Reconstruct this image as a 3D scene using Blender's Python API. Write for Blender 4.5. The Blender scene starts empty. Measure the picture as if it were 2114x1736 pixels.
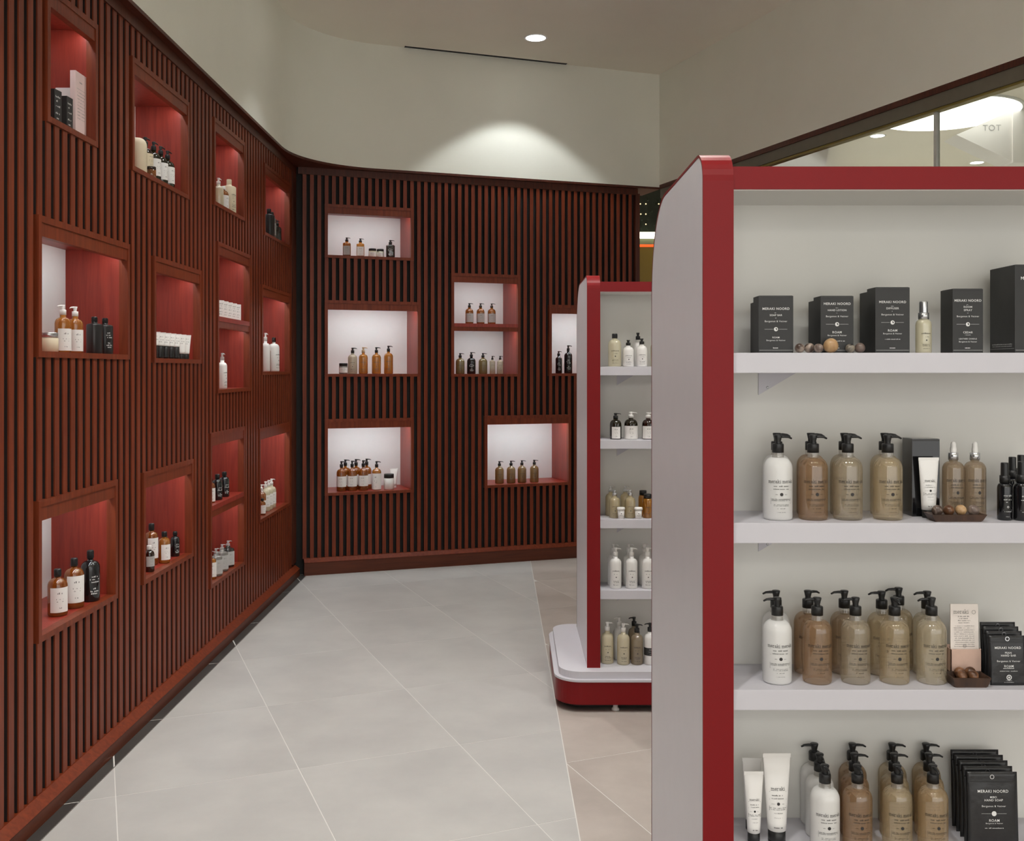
import bpy, bmesh, math, random
from mathutils import Vector, Matrix
random.seed(7)
S = bpy.context.scene
COL = S.collection
PI = math.pi

# ------------------------------------------------------------------ camera, world, exposure
cam_d = bpy.data.cameras.new('camera'); cam = bpy.data.objects.new('camera', cam_d); COL.objects.link(cam)
cam.location = (0, 0, 1.6); cam.rotation_euler = (PI/2, 0, 0)
cam_d.sensor_width = 36; cam_d.lens = 35.507; cam_d.shift_y = -0.0492; cam_d.clip_start = 0.05
S.camera = cam
W = bpy.data.worlds.new('world'); S.world = W; W.use_nodes = True
W.node_tree.nodes['Background'].inputs[0].default_value = (1.0, .985, .955, 1)
W.node_tree.nodes['Background'].inputs[1].default_value = 1.3
S.view_settings.view_transform = 'Standard'; S.view_settings.look = 'None'
S.view_settings.exposure = 0.3; S.view_settings.gamma = 1.0; S.view_settings.use_curve_mapping = False
cy = S.cycles                       # light-path limits keep the render quick
cy.use_light_tree = False; cy.max_bounces = 6; cy.diffuse_bounces = 4; cy.glossy_bounces = 2; cy.transmission_bounces = 2; cy.transparent_max_bounces = 14
cy.use_adaptive_sampling = True; cy.adaptive_threshold = 0.05; cy.caustics_reflective = False; cy.caustics_refractive = False
SPOT_W, SCALLOP_W, LED_W = 105.0, 32.0, .85      # light levels of the lamps built below

# ------------------------------------------------------------------ materials
MATS = {}
def nmat(name):
    m = bpy.data.materials.new(name); m.use_nodes = True; MATS[name] = m
    nt = m.node_tree; return m, nt, nt.nodes['Principled BSDF']
def srgb(h):
    h = h.lstrip('#'); c = [int(h[i:i+2], 16)/255 for i in (0, 2, 4)]
    return tuple(x/12.92 if x <= .04045 else ((x+.055)/1.055)**2.4 for x in c) + (1,)
def plain(name, col, rough=.5, metal=0, var=.06, scale=14, bump=0, coat=0, spec=.5):
    m, nt, b = nmat(name)
    if isinstance(col, str): col = srgb(col)
    n = nt.nodes.new('ShaderNodeTexNoise'); n.inputs['Scale'].default_value = scale; n.inputs['Detail'].default_value = 4
    tc = nt.nodes.new('ShaderNodeTexCoord'); nt.links.new(tc.outputs['Object'], n.inputs['Vector'])
    r = nt.nodes.new('ShaderNodeValToRGB')
    r.color_ramp.elements[0].color = tuple(max(0, c*(1-var)) for c in col[:3]) + (1,)
    r.color_ramp.elements[1].color = tuple(min(1, c*(1+var)) for c in col[:3]) + (1,)
    r.color_ramp.elements[0].position = .3; r.color_ramp.elements[1].position = .7
    nt.links.new(n.outputs['Fac'], r.inputs[0]); nt.links.new(r.outputs[0], b.inputs['Base Color'])
    b.inputs['Roughness'].default_value = rough; b.inputs['Metallic'].default_value = metal
    b.inputs['Specular IOR Level'].default_value = spec
    if coat: b.inputs['Coat Weight'].default_value = coat
    if bump:
        bp = nt.nodes.new('ShaderNodeBump'); bp.inputs['Strength'].default_value = bump; bp.inputs['Distance'].default_value = .01
        nt.links.new(n.outputs['Fac'], bp.inputs['Height']); nt.links.new(bp.outputs[0], b.inputs['Normal'])
    return m
def wood(name, c1, c2, rough=.38, scale=(22, 22, 1.3), spec=.5):
    m, nt, b = nmat(name)
    tc = nt.nodes.new('ShaderNodeTexCoord'); mp = nt.nodes.new('ShaderNodeMapping'); mp.inputs['Scale'].default_value = scale
    oi = nt.nodes.new('ShaderNodeObjectInfo'); sc = nt.nodes.new('ShaderNodeVectorMath'); sc.operation = 'MULTIPLY_ADD'
    sc.inputs[1].default_value = (9, 7, 5)
    nt.links.new(oi.outputs['Random'], sc.inputs[0]); nt.links.new(tc.outputs['Object'], sc.inputs[2])
    nt.links.new(sc.outputs[0], mp.inputs['Vector'])
    n = nt.nodes.new('ShaderNodeTexNoise'); n.inputs['Scale'].default_value = 2.2; n.inputs['Detail'].default_value = 6; n.inputs['Roughness'].default_value = .62
    n.inputs['Distortion'].default_value = .6
    nt.links.new(mp.outputs[0], n.inputs['Vector'])
    r = nt.nodes.new('ShaderNodeValToRGB'); r.color_ramp.elements[0].color = c1 + (1,); r.color_ramp.elements[1].color = c2 + (1,)
    r.color_ramp.elements[0].position = .34; r.color_ramp.elements[1].position = .68
    nt.links.new(n.outputs['Fac'], r.inputs[0]); nt.links.new(r.outputs[0], b.inputs['Base Color'])
    b.inputs['Roughness'].default_value = rough; b.inputs['Specular IOR Level'].default_value = spec
    bp = nt.nodes.new('ShaderNodeBump'); bp.inputs['Strength'].default_value = .08; bp.inputs['Distance'].default_value = .004
    nt.links.new(n.outputs['Fac'], bp.inputs['Height']); nt.links.new(bp.outputs[0], b.inputs['Normal'])
    return m
def liquid(name, col, clear=.5, tint=None, rough=.06, gloss=.10):
    """thin-walled clear plastic or glass with coloured contents"""
    m = bpy.data.materials.new(name); m.use_nodes = True; MATS[name] = m; nt = m.node_tree; nt.nodes.clear()
    if isinstance(col, str): col = srgb(col)
    tint = tint or tuple(min(1, c**.55) for c in col[:3]) + (1,)
    o = nt.nodes.new('ShaderNodeOutputMaterial')
    d = nt.nodes.new('ShaderNodeBsdfDiffuse'); d.inputs[0].default_value = col
    tl = nt.nodes.new('ShaderNodeBsdfTranslucent'); tl.inputs[0].default_value = col
    m1 = nt.nodes.new('ShaderNodeMixShader'); m1.inputs[0].default_value = .2
    tr = nt.nodes.new('ShaderNodeBsdfTransparent'); tr.inputs[0].default_value = tint
    m2 = nt.nodes.new('ShaderNodeMixShader'); m2.inputs[0].default_value = clear
    g = nt.nodes.new('ShaderNodeBsdfGlossy'); g.inputs['Roughness'].default_value = rough
    lw = nt.nodes.new('ShaderNodeLayerWeight'); lw.inputs['Blend'].default_value = .28
    mr = nt.nodes.new('ShaderNodeMapRange'); mr.inputs['To Min'].default_value = gloss; mr.inputs['To Max'].default_value = .55
    nt.links.new(lw.outputs['Facing'], mr.inputs['Value'])
    pw = nt.nodes.new('ShaderNodeMath'); pw.operation = 'POWER'; pw.inputs[1].default_value = 2.2
    nt.links.new(lw.outputs['Facing'], pw.inputs[0]); nt.links.new(pw.outputs[0], mr.inputs['Value'])
    m3 = nt.nodes.new('ShaderNodeMixShader')
    nt.links.new(d.outputs[0], m1.inputs[1]); nt.links.new(tl.outputs[0], m1.inputs[2])
    nt.links.new(m1.outputs[0], m2.inputs[1]); nt.links.new(tr.outputs[0], m2.inputs[2])
    nt.links.new(m2.outputs[0], m3.inputs[1]); nt.links.new(g.outputs[0], m3.inputs[2]); nt.links.new(mr.outputs[0], m3.inputs[0])
    nt.links.new(m3.outputs[0], o.inputs[0]); return m
def emit(name, col, st):
    m = bpy.data.materials.new(name); m.use_nodes = True; MATS[name] = m; nt = m.node_tree; nt.nodes.clear()
    o = nt.nodes.new('ShaderNodeOutputMaterial'); e = nt.nodes.new('ShaderNodeEmission')
    e.inputs[0].default_value = tuple(col) + (1,); e.inputs[1].default_value = st; nt.links.new(e.outputs[0], o.inputs[0])
    if not name.startswith('disc'): m.cycles.emission_sampling = 'NONE'     # small glowing parts and painted reflections, not sampled as lights
    return m
def stone(name, c1, c2, scale=30):
    m, nt, b = nmat(name)
    tc = nt.nodes.new('ShaderNodeTexCoord'); oi = nt.nodes.new('ShaderNodeObjectInfo'); va = nt.nodes.new('ShaderNodeVectorMath'); va.operation = 'ADD'
    nt.links.new(tc.outputs['Object'], va.inputs[0]); nt.links.new(oi.outputs['Random'], va.inputs[1])
    n = nt.nodes.new('ShaderNodeTexNoise'); n.inputs['Scale'].default_value = scale; n.inputs['Detail'].default_value = 5; n.inputs['Distortion'].default_value = 2.2
    nt.links.new(va.outputs[0], n.inputs['Vector'])
    r = nt.nodes.new('ShaderNodeValToRGB'); r.color_ramp.elements[0].color = srgb(c1); r.color_ramp.elements[1].color = srgb(c2)
    r.color_ramp.elements[0].position = .42; r.color_ramp.elements[1].position = .58
    nt.links.new(n.outputs['Fac'], r.inputs[0]); nt.links.new(r.outputs[0], b.inputs['Base Color']); b.inputs['Roughness'].default_value = .3
    return m
def tilemat(name, c1, c2, rough):
    m, nt, b = nmat(name)
    ge = nt.nodes.new('ShaderNodeNewGeometry'); oi = nt.nodes.new('ShaderNodeObjectInfo')
    va = nt.nodes.new('ShaderNodeVectorMath'); va.operation = 'MULTIPLY_ADD'; va.inputs[1].default_value = (13, 5, 0)
    nt.links.new(oi.outputs['Random'], va.inputs[0]); nt.links.new(ge.outputs['Position'], va.inputs[2])
    n = nt.nodes.new('ShaderNodeTexNoise'); n.inputs['Scale'].default_value = 2.6; n.inputs['Detail'].default_value = 7; n.inputs['Roughness'].default_value = .6
    nt.links.new(va.outputs[0], n.inputs['Vector'])
    r = nt.nodes.new('ShaderNodeValToRGB'); r.color_ramp.elements[0].color = srgb(c1); r.color_ramp.elements[1].color = srgb(c2)
    r.color_ramp.elements[0].position = .35; r.color_ramp.elements[1].position = .66
    nt.links.new(n.outputs['Fac'], r.inputs[0]); nt.links.new(r.outputs[0], b.inputs['Base Color'])
    b.inputs['Roughness'].default_value = rough; b.inputs['Specular IOR Level'].default_value = .35
    return m

plain('plaster', '#eae9dc', .9, var=.015, scale=3); plain('ceilpaint', '#f1ebdd', .95, var=.015, scale=2)
wood('mahogany', (.135, .0215, .006), (.215, .039, .011), .42, spec=.35); wood('mahogany_dark', (.06, .013, .006), (.10, .022, .009), .45, spec=.35)
plain('slat_shade', (.014, .006, .004, 1), .8); wood('mahogany_base', (.075, .017, .0065), (.115, .026, .0095), .4, (1.3, 22, 22), .35)
wood('niche_wood', (.22, .022, .013), (.33, .038, .021), .38)
plain('void', (.008, .007, .006, 1), .8); plain('niche_back', '#efeeec', .7, var=.01)
tilemat('tile_light', '#b5b3b0', '#c1bfbb', .38); tilemat('tile_taupe', '#a89e96', '#bab0a8', .4); tilemat('tile_dark', '#3c3a38', '#4a4845', .45)
plain('grout', '#dad7d2', .9, var=.02); plain('trimmetal', '#b9b7b4', .35, .8)
plain('red_lacquer', (.21, .006, .008, 1), .38, var=.02, scale=4, spec=.22); plain('gondola_grey', '#e0dde1', .36, var=.01, spec=.55)
plain('gondola_white', '#cdcbd1', .42, var=.008); plain('gondola_back', '#e6e5df', .75, var=.02, scale=3); plain('kick', (.015, .014, .012, 1), .7)
plain('rail_metal', '#6c6657', .5, .1); plain('goldframe', '#8a7a3c', .4, .5); plain('steel', '#d5d6d6', .28, .7)
plain('mallpaint', '#cfcfc6', .9, var=.015); plain('oliveglass', '#8f7636', .25, var=.1, scale=2); plain('darkglass', (.012, .016, .010, 1), .12, var=.2)
plain('palegreen', '#8f9470', .5); plain('mallwhite', '#f1ede8', .7, var=.01); plain('mallfloor', '#bdb6ab', .5)
emit('lamp', (1, .98, .95), 9); emit('led', (1, .93, .85), 6); emit('disc', (1, .98, .93), 2.6); emit('disc_fill', (1, .985, .95), 9); emit('kioskglow', (1, .95, .78), 2.5); emit('reflection_dot', (1, .75, .4), 1.3); emit('neon', (1, .10, .02), 1.4)
plain('reflector', '#f4f4f2', .3); plain('slot', (.02, .02, .02, 1), .8)
# products
plain('black', (.012, .012, .012, 1), .38, var=.05); plain('blacksatin', (.020, .018, .018, 1), .3); plain('blackgloss', (.008, .008, .009, 1), .12, coat=.4)
plain('blackcard', (.024, .024, .0235, 1), .55, var=.12, scale=30); plain('whiteplastic', '#eceae6', .32, var=.01); plain('whitecard', '#efe9e6', .6, var=.02)
plain('pinkcard', '#efd6d2', .6, var=.02); plain('cream', '#ddcfb2', .45, var=.03); plain('kraft', '#c7a883', .7, var=.05); plain('paper', '#e9e6e2', .7, var=.02)
plain('greylabel', '#b3b1ae', .6); plain('silver', '#cfd0d2', .2, .85); plain('pinkboard', '#d3b3a2', .7, var=.05, scale=40); plain('cardpaper', '#e9e0d8', .6, var=.02)
plain('ink', (.03, .028, .027, 1), .6); plain('inkgrey', (.20, .19, .18, 1), .7); plain('inkwhite', '#e6e6e4', .6); plain('inkbrown', (.05, .03, .018, 1), .6)
plain('pouchfoil', (.016, .016, .017, 1), .30, var=.2, scale=18, bump=.35)
liquid('milk', '#f2f1ee', .03, gloss=.05); liquid('clearplastic', '#e6e6e4', .72, (.95, .95, .95, 1))
liquid('amber', '#965519', 0.42, (.86, .52, .20, 1)); liquid('amberlight', '#bd7a30', 0.45, (.92, .66, .32, 1)); liquid('darkbrown', '#2b140a', .12); liquid('olivedark', '#2a2413', .22)
liquid('olive', '#85734a', 0.3, (.75, .66, .45, 1)); liquid('olivebrown', '#94764a', 0.3, (.78, .62, .40, 1)); liquid('greyglass', '#a5a29c', .45); liquid('greydark', '#34322f', .18); liquid('creamclear', '#eee7ca', 0.35, (.97, .95, .84, 1))
liquid('creamclear2', '#efe4c4', 0.28, (.97, .93, .82, 1)); liquid('sandclear', '#c8bca4', 0.42, (.92, .88, .80, 1)); liquid('sand', '#d4c49e', 0.3, (.92, .86, .72, 1)); liquid('taupe', '#a8987e', 0.38, (.85, .78, .68, 1)); liquid('honey', '#b77a20', .35, (.95, .68, .25, 1))
liquid('amberbrown', '#b0906e', 0.6, (.88, .77, .64, 1)); liquid('greybeige', '#c0b299', 0.62, (.94, .90, .83, 1)); liquid('tanliquid', '#cdbb99', 0.62, (.95, .895, .80, 1))
liquid('paletan', '#d9ccb1', 0.62, (.96, .93, .86, 1)); liquid('honeytan', '#c6ad88', 0.58, (.94, .86, .72, 1)); liquid('taupeliquid', '#a89277', 0.58, (.88, .80, .70, 1)); liquid('clearneck', '#d8d4cc', .75, (.95, .94, .92, 1))
stone('stone_dark', '#4a3a32', '#a8978a'); stone('stone_grey', '#6d5d55', '#a39388', 22); stone('stone_black', '#2a2623', '#8c8273', 16); stone('wood_tan', '#b08a60', '#cfae84', 14); stone('wood_dark', '#4a3020', '#80583c', 22)
wood('traywood', (.035, .017, .010), (.075, .036, .020), .45)
def glassmat():
    m = bpy.data.materials.new('glass'); m.use_nodes = True; MATS['glass'] = m; nt = m.node_tree; nt.nodes.clear()
    o = nt.nodes.new('ShaderNodeOutputMaterial'); t = nt.nodes.new('ShaderNodeBsdfTransparent'); t.inputs[0].default_value = (.95, .97, .95, 1)
    g = nt.nodes.new('ShaderNodeBsdfGlossy'); g.inputs['Roughness'].default_value = .01; mx = nt.nodes.new('ShaderNodeMixShader')
    f = nt.nodes.new('ShaderNodeFresnel'); f.inputs[0].default_value = 1.25
    nt.links.new(f.outputs[0], mx.inputs[0]); nt.links.new(t.outputs[0], mx.inputs[1]); nt.links.new(g.outputs[0], mx.inputs[2]); nt.links.new(mx.outputs[0], o.inputs[0])
glassmat()

# ------------------------------------------------------------------ mesh helpers
class MB:
    def __init__(s): s.v = []; s.f = []; s.sm = []
    def add(s, vs, fs, smooth=False):
        b = len(s.v); s.v += [tuple(p) for p in vs]; s.f += [tuple(i+b for i in f) for f in fs]; s.sm += [smooth]*len(fs); return s
    def box(s, x0, x1, y0, y1, z0, z1):
        return s.add([(x0,y0,z0),(x1,y0,z0),(x1,y1,z0),(x0,y1,z0),(x0,y0,z1),(x1,y0,z1),(x1,y1,z1),(x0,y1,z1)],
                     [(0,3,2,1),(4,5,6,7),(0,1,5,4),(1,2,6,5),(2,3,7,6),(3,0,4,7)])
    def prism(s, poly, a0, a1, axis='z', smooth=False):
        """poly: list of 2D points CCW; extruded along axis; 'z': (x,y), 'x': (y,z)"""
        n = len(poly)
        P = (lambda p, a: (p[0], p[1], a)) if axis == 'z' else (lambda p, a: (a, p[0], p[1]))
        s.add([P(p, a0) for p in poly] + [P(p, a1) for p in poly], [(i, (i+1) % n, n+(i+1) % n, n+i) for i in range(n)], smooth)
        s.add([P(p, a0) for p in poly], [tuple(range(n))[::-1]]); s.add([P(p, a1) for p in poly], [tuple(range(n))]); return s
    def lathe(s, prof, seg=20, power=2.0, cx=0, cy=0, smooth=True, sy=1.0):
        rings = []; vs = []; fs = []
        for r, z in prof:
            if r < 1e-6: rings.append([len(vs)]); vs.append((cx, cy, z)); continue
            ring = []
            for i in range(seg):
                a = 2*PI*i/seg; c, q = math.cos(a), math.sin(a)
                if power != 2: k = (abs(c)**power + abs(q)**power)**(-1/power)
                else: k = 1
                ring.append(len(vs)); vs.append((cx+r*k*c, cy+r*k*q*sy, z))
            rings.append(ring)
        for a, b in zip(rings, rings[1:]):
            if len(a) == 1 and len(b) == 1: continue
            for i in range(seg):
                j = (i+1) % seg
                if len(a) == 1: fs.append((a[0], b[j], b[i]))
                elif len(b) == 1: fs.append((a[i], a[j], b[0]))
                else: fs.append((a[i], a[j], b[j], b[i]))
        return s.add(vs, fs, smooth)
    def tube(s, pts, rads, seg=8):
        vs = []; fs = []; n = len(pts); up = Vector((0, 0, 1))
        for k in range(n):
            p = Vector(pts[k]); t = (Vector(pts[min(k+1, n-1)]) - Vector(pts[max(k-1, 0)])).normalized()
            u = t.cross(up); u = u.normalized() if u.length > 1e-4 else Vector((1, 0, 0)); w = u.cross(t)
            r = rads[k] if isinstance(rads[k], tuple) else (rads[k], rads[k])
            for i in range(seg):
                a = 2*PI*i/seg; vs.append(p + u*(r[0]*math.cos(a)) + w*(r[1]*math.sin(a)))
        for k in range(n-1):
            for i in range(seg):
                j = (i+1) % seg; fs.append((k*seg+i, k*seg+j, (k+1)*seg+j, (k+1)*seg+i))
        fs.append(tuple(range(seg))[::-1]); fs.append(tuple((n-1)*seg+i for i in range(seg)))
        return s.add(vs, fs, True)
    def quad(s, x0, x1, z0, z1, y=0): return s.add([(x0,y,z0),(x1,y,z0),(x1,y,z1),(x0,y,z1)], [(0,1,2,3)])
    def mesh(s, name):
        me = bpy.data.meshes.new(name); me.from_pydata(s.v, [], s.f); me.validate()
        if len(me.polygons) == len(s.sm): me.polygons.foreach_set('use_smooth', s.sm)
        me.update(); return me
CACHE = {}
def cached(key, fn):
    if key not in CACHE: CACHE[key] = fn().mesh(str(key[0]))
    return CACHE[key]
def link(o, parent=None):
    COL.objects.link(o)
    if parent is not None: o.parent = parent
    return o
def obj(name, mb, mat, parent=None, loc=None, rz=0):
    me = mb if isinstance(mb, bpy.types.Mesh) else mb.mesh(name)
    m = MATS[mat]
    if not me.materials: me.materials.append(m)
    o = bpy.data.objects.new(name, me); link(o, parent)
    if me.materials[0] != m: o.material_slots[0].link = 'OBJECT'; o.material_slots[0].material = m
    if loc: o.location = loc
    if rz: o.rotation_euler[2] = rz
    return o
def empty(name, loc=(0,0,0), rz=0, parent=None):
    o = bpy.data.objects.new(name, None); o.empty_display_size = .05; link(o, parent); o.location = loc; o.rotation_euler[2] = rz; return o
def tag(o, label=None, cat=None, group=None, kind=None):
    if label: o['label'] = label
    if cat: o['category'] = cat
    if group: o['group'] = group
    if kind: o['kind'] = kind
    return o
def struct(o, label=None): return tag(o, label, None, None, 'structure')
def bevelled(x0, x1, y0, y1, z0, z1, b):
    """box with chamfered vertical and top/bottom edges"""
    mb = MB(); bm = bmesh.new(); M = Matrix.Translation(((x0+x1)/2, (y0+y1)/2, (z0+z1)/2)) @ Matrix.Diagonal((x1-x0, y1-y0, z1-z0, 1))
    bmesh.ops.create_cube(bm, size=1, matrix=M); bmesh.ops.bevel(bm, geom=bm.edges[:], offset=b, segments=2, profile=.7, affect='EDGES')
    bm.verts.index_update(); mb.add([v.co[:] for v in bm.verts], [tuple(v.index for v in f.verts) for f in bm.faces]); bm.free(); return mb
def arc(cx, cy, r, a0, a1, n): return [(cx+r*math.cos(a0+(a1-a0)*i/n), cy+r*math.sin(a0+(a1-a0)*i/n)) for i in range(n+1)]
def roundrect(x0, x1, y0, y1, r, n=6):
    return arc(x1-r, y0+r, r, -PI/2, 0, n) + arc(x1-r, y1-r, r, 0, PI/2, n) + arc(x0+r, y1-r, r, PI/2, PI, n) + arc(x0+r, y0+r, r, PI, 1.5*PI, n)

# ------------------------------------------------------------------ floor
CEIL = 4.19; SOF = 3.19
FA = math.radians(22.46); fa = (-math.sin(FA), math.cos(FA)); fn_ = (math.cos(FA), math.sin(FA))
def clip(poly, nx, ny, c):   # keep nx*x+ny*y <= c
    out = []
    for i in range(len(poly)):
        p, q = poly[i], poly[(i+1) % len(poly)]; dp, dq = nx*p[0]+ny*p[1]-c, nx*q[0]+ny*q[1]-c
        if dp <= 0: out.append(p)
        if (dp < 0 < dq) or (dq < 0 < dp):
            t = dp/(dp-dq); out.append((p[0]+t*(q[0]-p[0]), p[1]+t*(q[1]-p[1])))
    return out
BD = Vector((.944, .329)).normalized(); BN = (BD[1], -BD[0])        # back wall direction and room-side normal
BO = (-1.668, 7.87)                                                 # back wall corner (slat face)
floor = struct(obj('floor', MB().box(-1.95, 7.6, -6.2, 15.6, -.08, -.0006), 'grout'), 'pale porcelain tile floor with thin light joints')
def tiles(zone, a0, da, b0, db, mat, gap=.0040, lim=(-3.2, 12.5)):
    for i in range(-14, 26):
        for j in range(-12, 22):
            A0, A1, B0, B1 = a0+i*da+gap/2, a0+(i+1)*da-gap/2, b0+j*db+gap/2, b0+(j+1)*db-gap/2
            poly = [(a*fn_[0]+b*fa[0], a*fn_[1]+b*fa[1]) for a, b in ((A0, B0), (A1, B0), (A1, B1), (A0, B1))]
            for h in zone:
                poly = clip(poly, *h)
                if len(poly) < 3: break
            if len(poly) < 3: continue
            ar = abs(sum(poly[k][0]*poly[(k+1) % len(poly)][1]-poly[(k+1) % len(poly)][0]*poly[k][1] for k in range(len(poly))))/2
            if ar < .002: continue
            obj('tile', MB().prism(poly, -.0055, 0), mat, floor)
bx0, by0 = .231, 3.47; bdx, bdy = Vector((.156-.231, 8.43-3.47)).normalized()
bn = (bdy, -bdx); bc = bn[0]*bx0 + bn[1]*by0
back_h = (-BN[0], -BN[1], -BN[0]*BO[0]-BN[1]*BO[1]+.02)
STRIP = -1.600
tiles([(-1, 0, -STRIP), (bn[0], bn[1], bc-.002), back_h, (0, -1, 2.6)], .0737, .684, 4.073, .82, 'tile_light')
tiles([(-bn[0], -bn[1], -bc-.002), (1, 0, 4.2), (0, 1, 10.5), (0, -1, 1.0)], 1.775, .665, 3.72, .82, 'tile_taupe')
tiles([(1, 0, STRIP-.004), (-1, 0, 1.74), back_h, (0, -1, 2.6)], .0737, .684, 4.073, .82, 'tile_dark', gap=.006)
struct(obj('trim_1', MB().box(STRIP-.004, STRIP, -2.6, 7.86, -.004, .0015), 'trimmetal'), 'thin metal edging strip between dark border and pale tiles')
obj('threshold_trim', MB().add([(bx0+bdx*t-bn[0]*.002+q*bn[0], by0+bdy*t+q*bn[1], .0008) for t in (-6, 5.05) for q in (0, .004)], [(0, 1, 3, 2)]), 'grout', floor)

# ------------------------------------------------------------------ slat walls
def wall_panels(u0, u1, z0, z1, holes):
    us = sorted({u0, u1, *[h[0] for h in holes], *[h[1] for h in holes]}); zs = sorted({z0, z1, *[h[2] for h in holes], *[h[3] for h in holes]})
    for a, b in zip(us, us[1:]):
        for c, d in zip(zs, zs[1:]):
            m, n = (a+b)/2, (c+d)/2
            if not any(h[0] < m < h[1] and h[2] < n < h[3] for h in holes): yield a, b, c, d
def slat_wall(name, origin, rz, u_from, u_to, pitch, width, zb, zt, niches, label, depth=.032, ext=None, phase=0.0):
    root = struct(empty(name, origin, rz), label)
    holes = [(min(n[0], n[1]), max(n[0], n[1]), n[2], n[3]) for n in niches]
    mb = MB()
    lo, hi = min(u_from, u_to), max(u_from, u_to)
    if ext is not None: lo, hi = min(lo, ext[0]), max(hi, ext[1])
    for a, b, c, d in wall_panels(lo, hi, 0.0, SOF+.1, holes): mb.box(a, b, -depth-.02, -depth, c, d)
    obj('backing_board', mb, 'void', root)
    lo_s, hi_s = min(u_from, u_to), max(u_from, u_to); n = int(abs(lo_s)/pitch)+2
    for k in range(n+1):
        uc = -(phase + k*pitch)
        if uc > hi_s-width/2 or uc < lo_s+width/2: continue
        cuts = sorted((h[2], h[3]) for h in holes if h[0]-.004 < uc < h[1]+.004); z = zb
        segs = []
        for c, d in cuts:
            if c-z > .01: segs.append((z, c))
            z = d
        if zt-z > .01: segs.append((z, zt))
        for a, b in segs:
            me = cached(('slat', round(width, 4), round(b-a, 3), depth), lambda: MB().box(-width/2, width/2, -.005, 0, 0, b-a).box(-width/2, width/2, -depth, -.005, 0, b-a))
            if not me.materials:        # wood face; sides coloured near-black to paint the shade between slats
                me.materials.append(MATS['mahogany']); me.materials.append(MATS['slat_shade'])
                for pl in me.polygons[6:]: pl.material_index = 1
            obj('slat', me, 'mahogany', root, (uc, 0, a))
    return root
LN = [(-3.67,-4.12,2.505,3.005), (-4.477,-5.283,2.49,2.998), (-5.72,-6.394,2.538,3.036), (-6.91,-7.69,2.523,3.015),
      (-3.60,-4.46,1.646,2.155), (-4.755,-5.497,1.635,2.14), (-5.772,-6.513,1.466,2.34,1.844,1.91), (-6.816,-7.70,1.567,2.18),
      (-3.591,-4.323,.625,1.133), (-4.618,-5.336,.615,1.13), (-5.632,-6.36,.373,1.246,.77,.835), (-6.75,-7.70,.575,1.207)]
BNI = [(-.21,-.94,2.485,2.908), (-.206,-.984,1.548,2.151), (-1.237,-1.838,1.546,2.397,1.923,1.985), (-2.124,-2.75,1.55,2.155),
       (-.204,-.926,.611,1.214), (-1.51,-2.306,.622,1.221)]
def snap(ns, pitch, phase, width):      # niche edges line up with slat edges
    out = []
    for q in ns:
        a, b = sorted((-q[0], -q[1])); ka = round((a+width/2-phase)/pitch); kb = round((b-width/2-phase)/pitch)
        out.append((-(phase+ka*pitch-width/2), -(phase+kb*pitch+width/2)) + tuple(q[2:]))
    return out
LN = snap(LN, .0685, .0535, .037); BNI = snap(BNI, .0573, .0505, .0295)
LW_O, LW_R = (-1.69, 0, 0), -PI/2
BW_R = math.atan2(-BD[1], -BD[0])
wl = slat_wall('wall_left', LW_O, LW_R, -7.80, -1.0, .0685, .037, .08, 3.13, LN, 'mahogany slat wall with lit display niches along the left', ext=(-7.95, 3.0), phase=.0535)
wb = slat_wall('wall_back', (BO[0], BO[1], 0), BW_R, 0.0, -2.915, .0573, .0295, .125, 3.13, BNI, 'mahogany slat wall with white-backed niches across the back', ext=(-2.93, 0.05), phase=.0505)
obj('top_rail', MB().box(-7.9, 3.0, -.03, .006, 3.13, 3.185), 'mahogany_dark', wl)
obj('top_rail', MB().box(-2.93, 0.0, -.03, .006, 3.13, 3.185), 'mahogany_dark', wb)
obj('end_post', MB().box(-2.945, -2.905, -.10, .012, 0.1, 3.14), 'mahogany_dark', wb)
obj('corner_post', MB().box(-7.895, -7.775, -.032, .004, .1, 3.14), 'mahogany_dark', wl)
# soft wooden base boards: dark upright face, lighter sloped cap painting the lit top edge
def baseboard(name, root, u0, u1, h, t, label):
    prof = [(-.03, 0), (t, 0), (t, h-.028), (t-.006, h-.022), (.0, h), (-.03, h)]
    o = struct(obj(name, MB().prism(prof, u0, u1, 'x'), 'mahogany_base'), label); o.location = root.location; o.rotation_euler = root.rotation_euler
    obj('lit_cap_strip', MB().prism([(-.03, h-.001), (.002, h-.001), (t+.001, h-.026), (t+.002, h-.024), (.003, h+.003), (-.03, h+.003)], u0, u1, 'x'), 'mahogany', o); return o
baseboard('baseboard_left', wl, -7.86, 3.0, .08, .038, 'mahogany base board along foot of the left slat wall')
baseboard('baseboard_back', wb, -2.945, -.045, .125, .035, 'mahogany base board along foot of the back slat wall')

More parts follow.
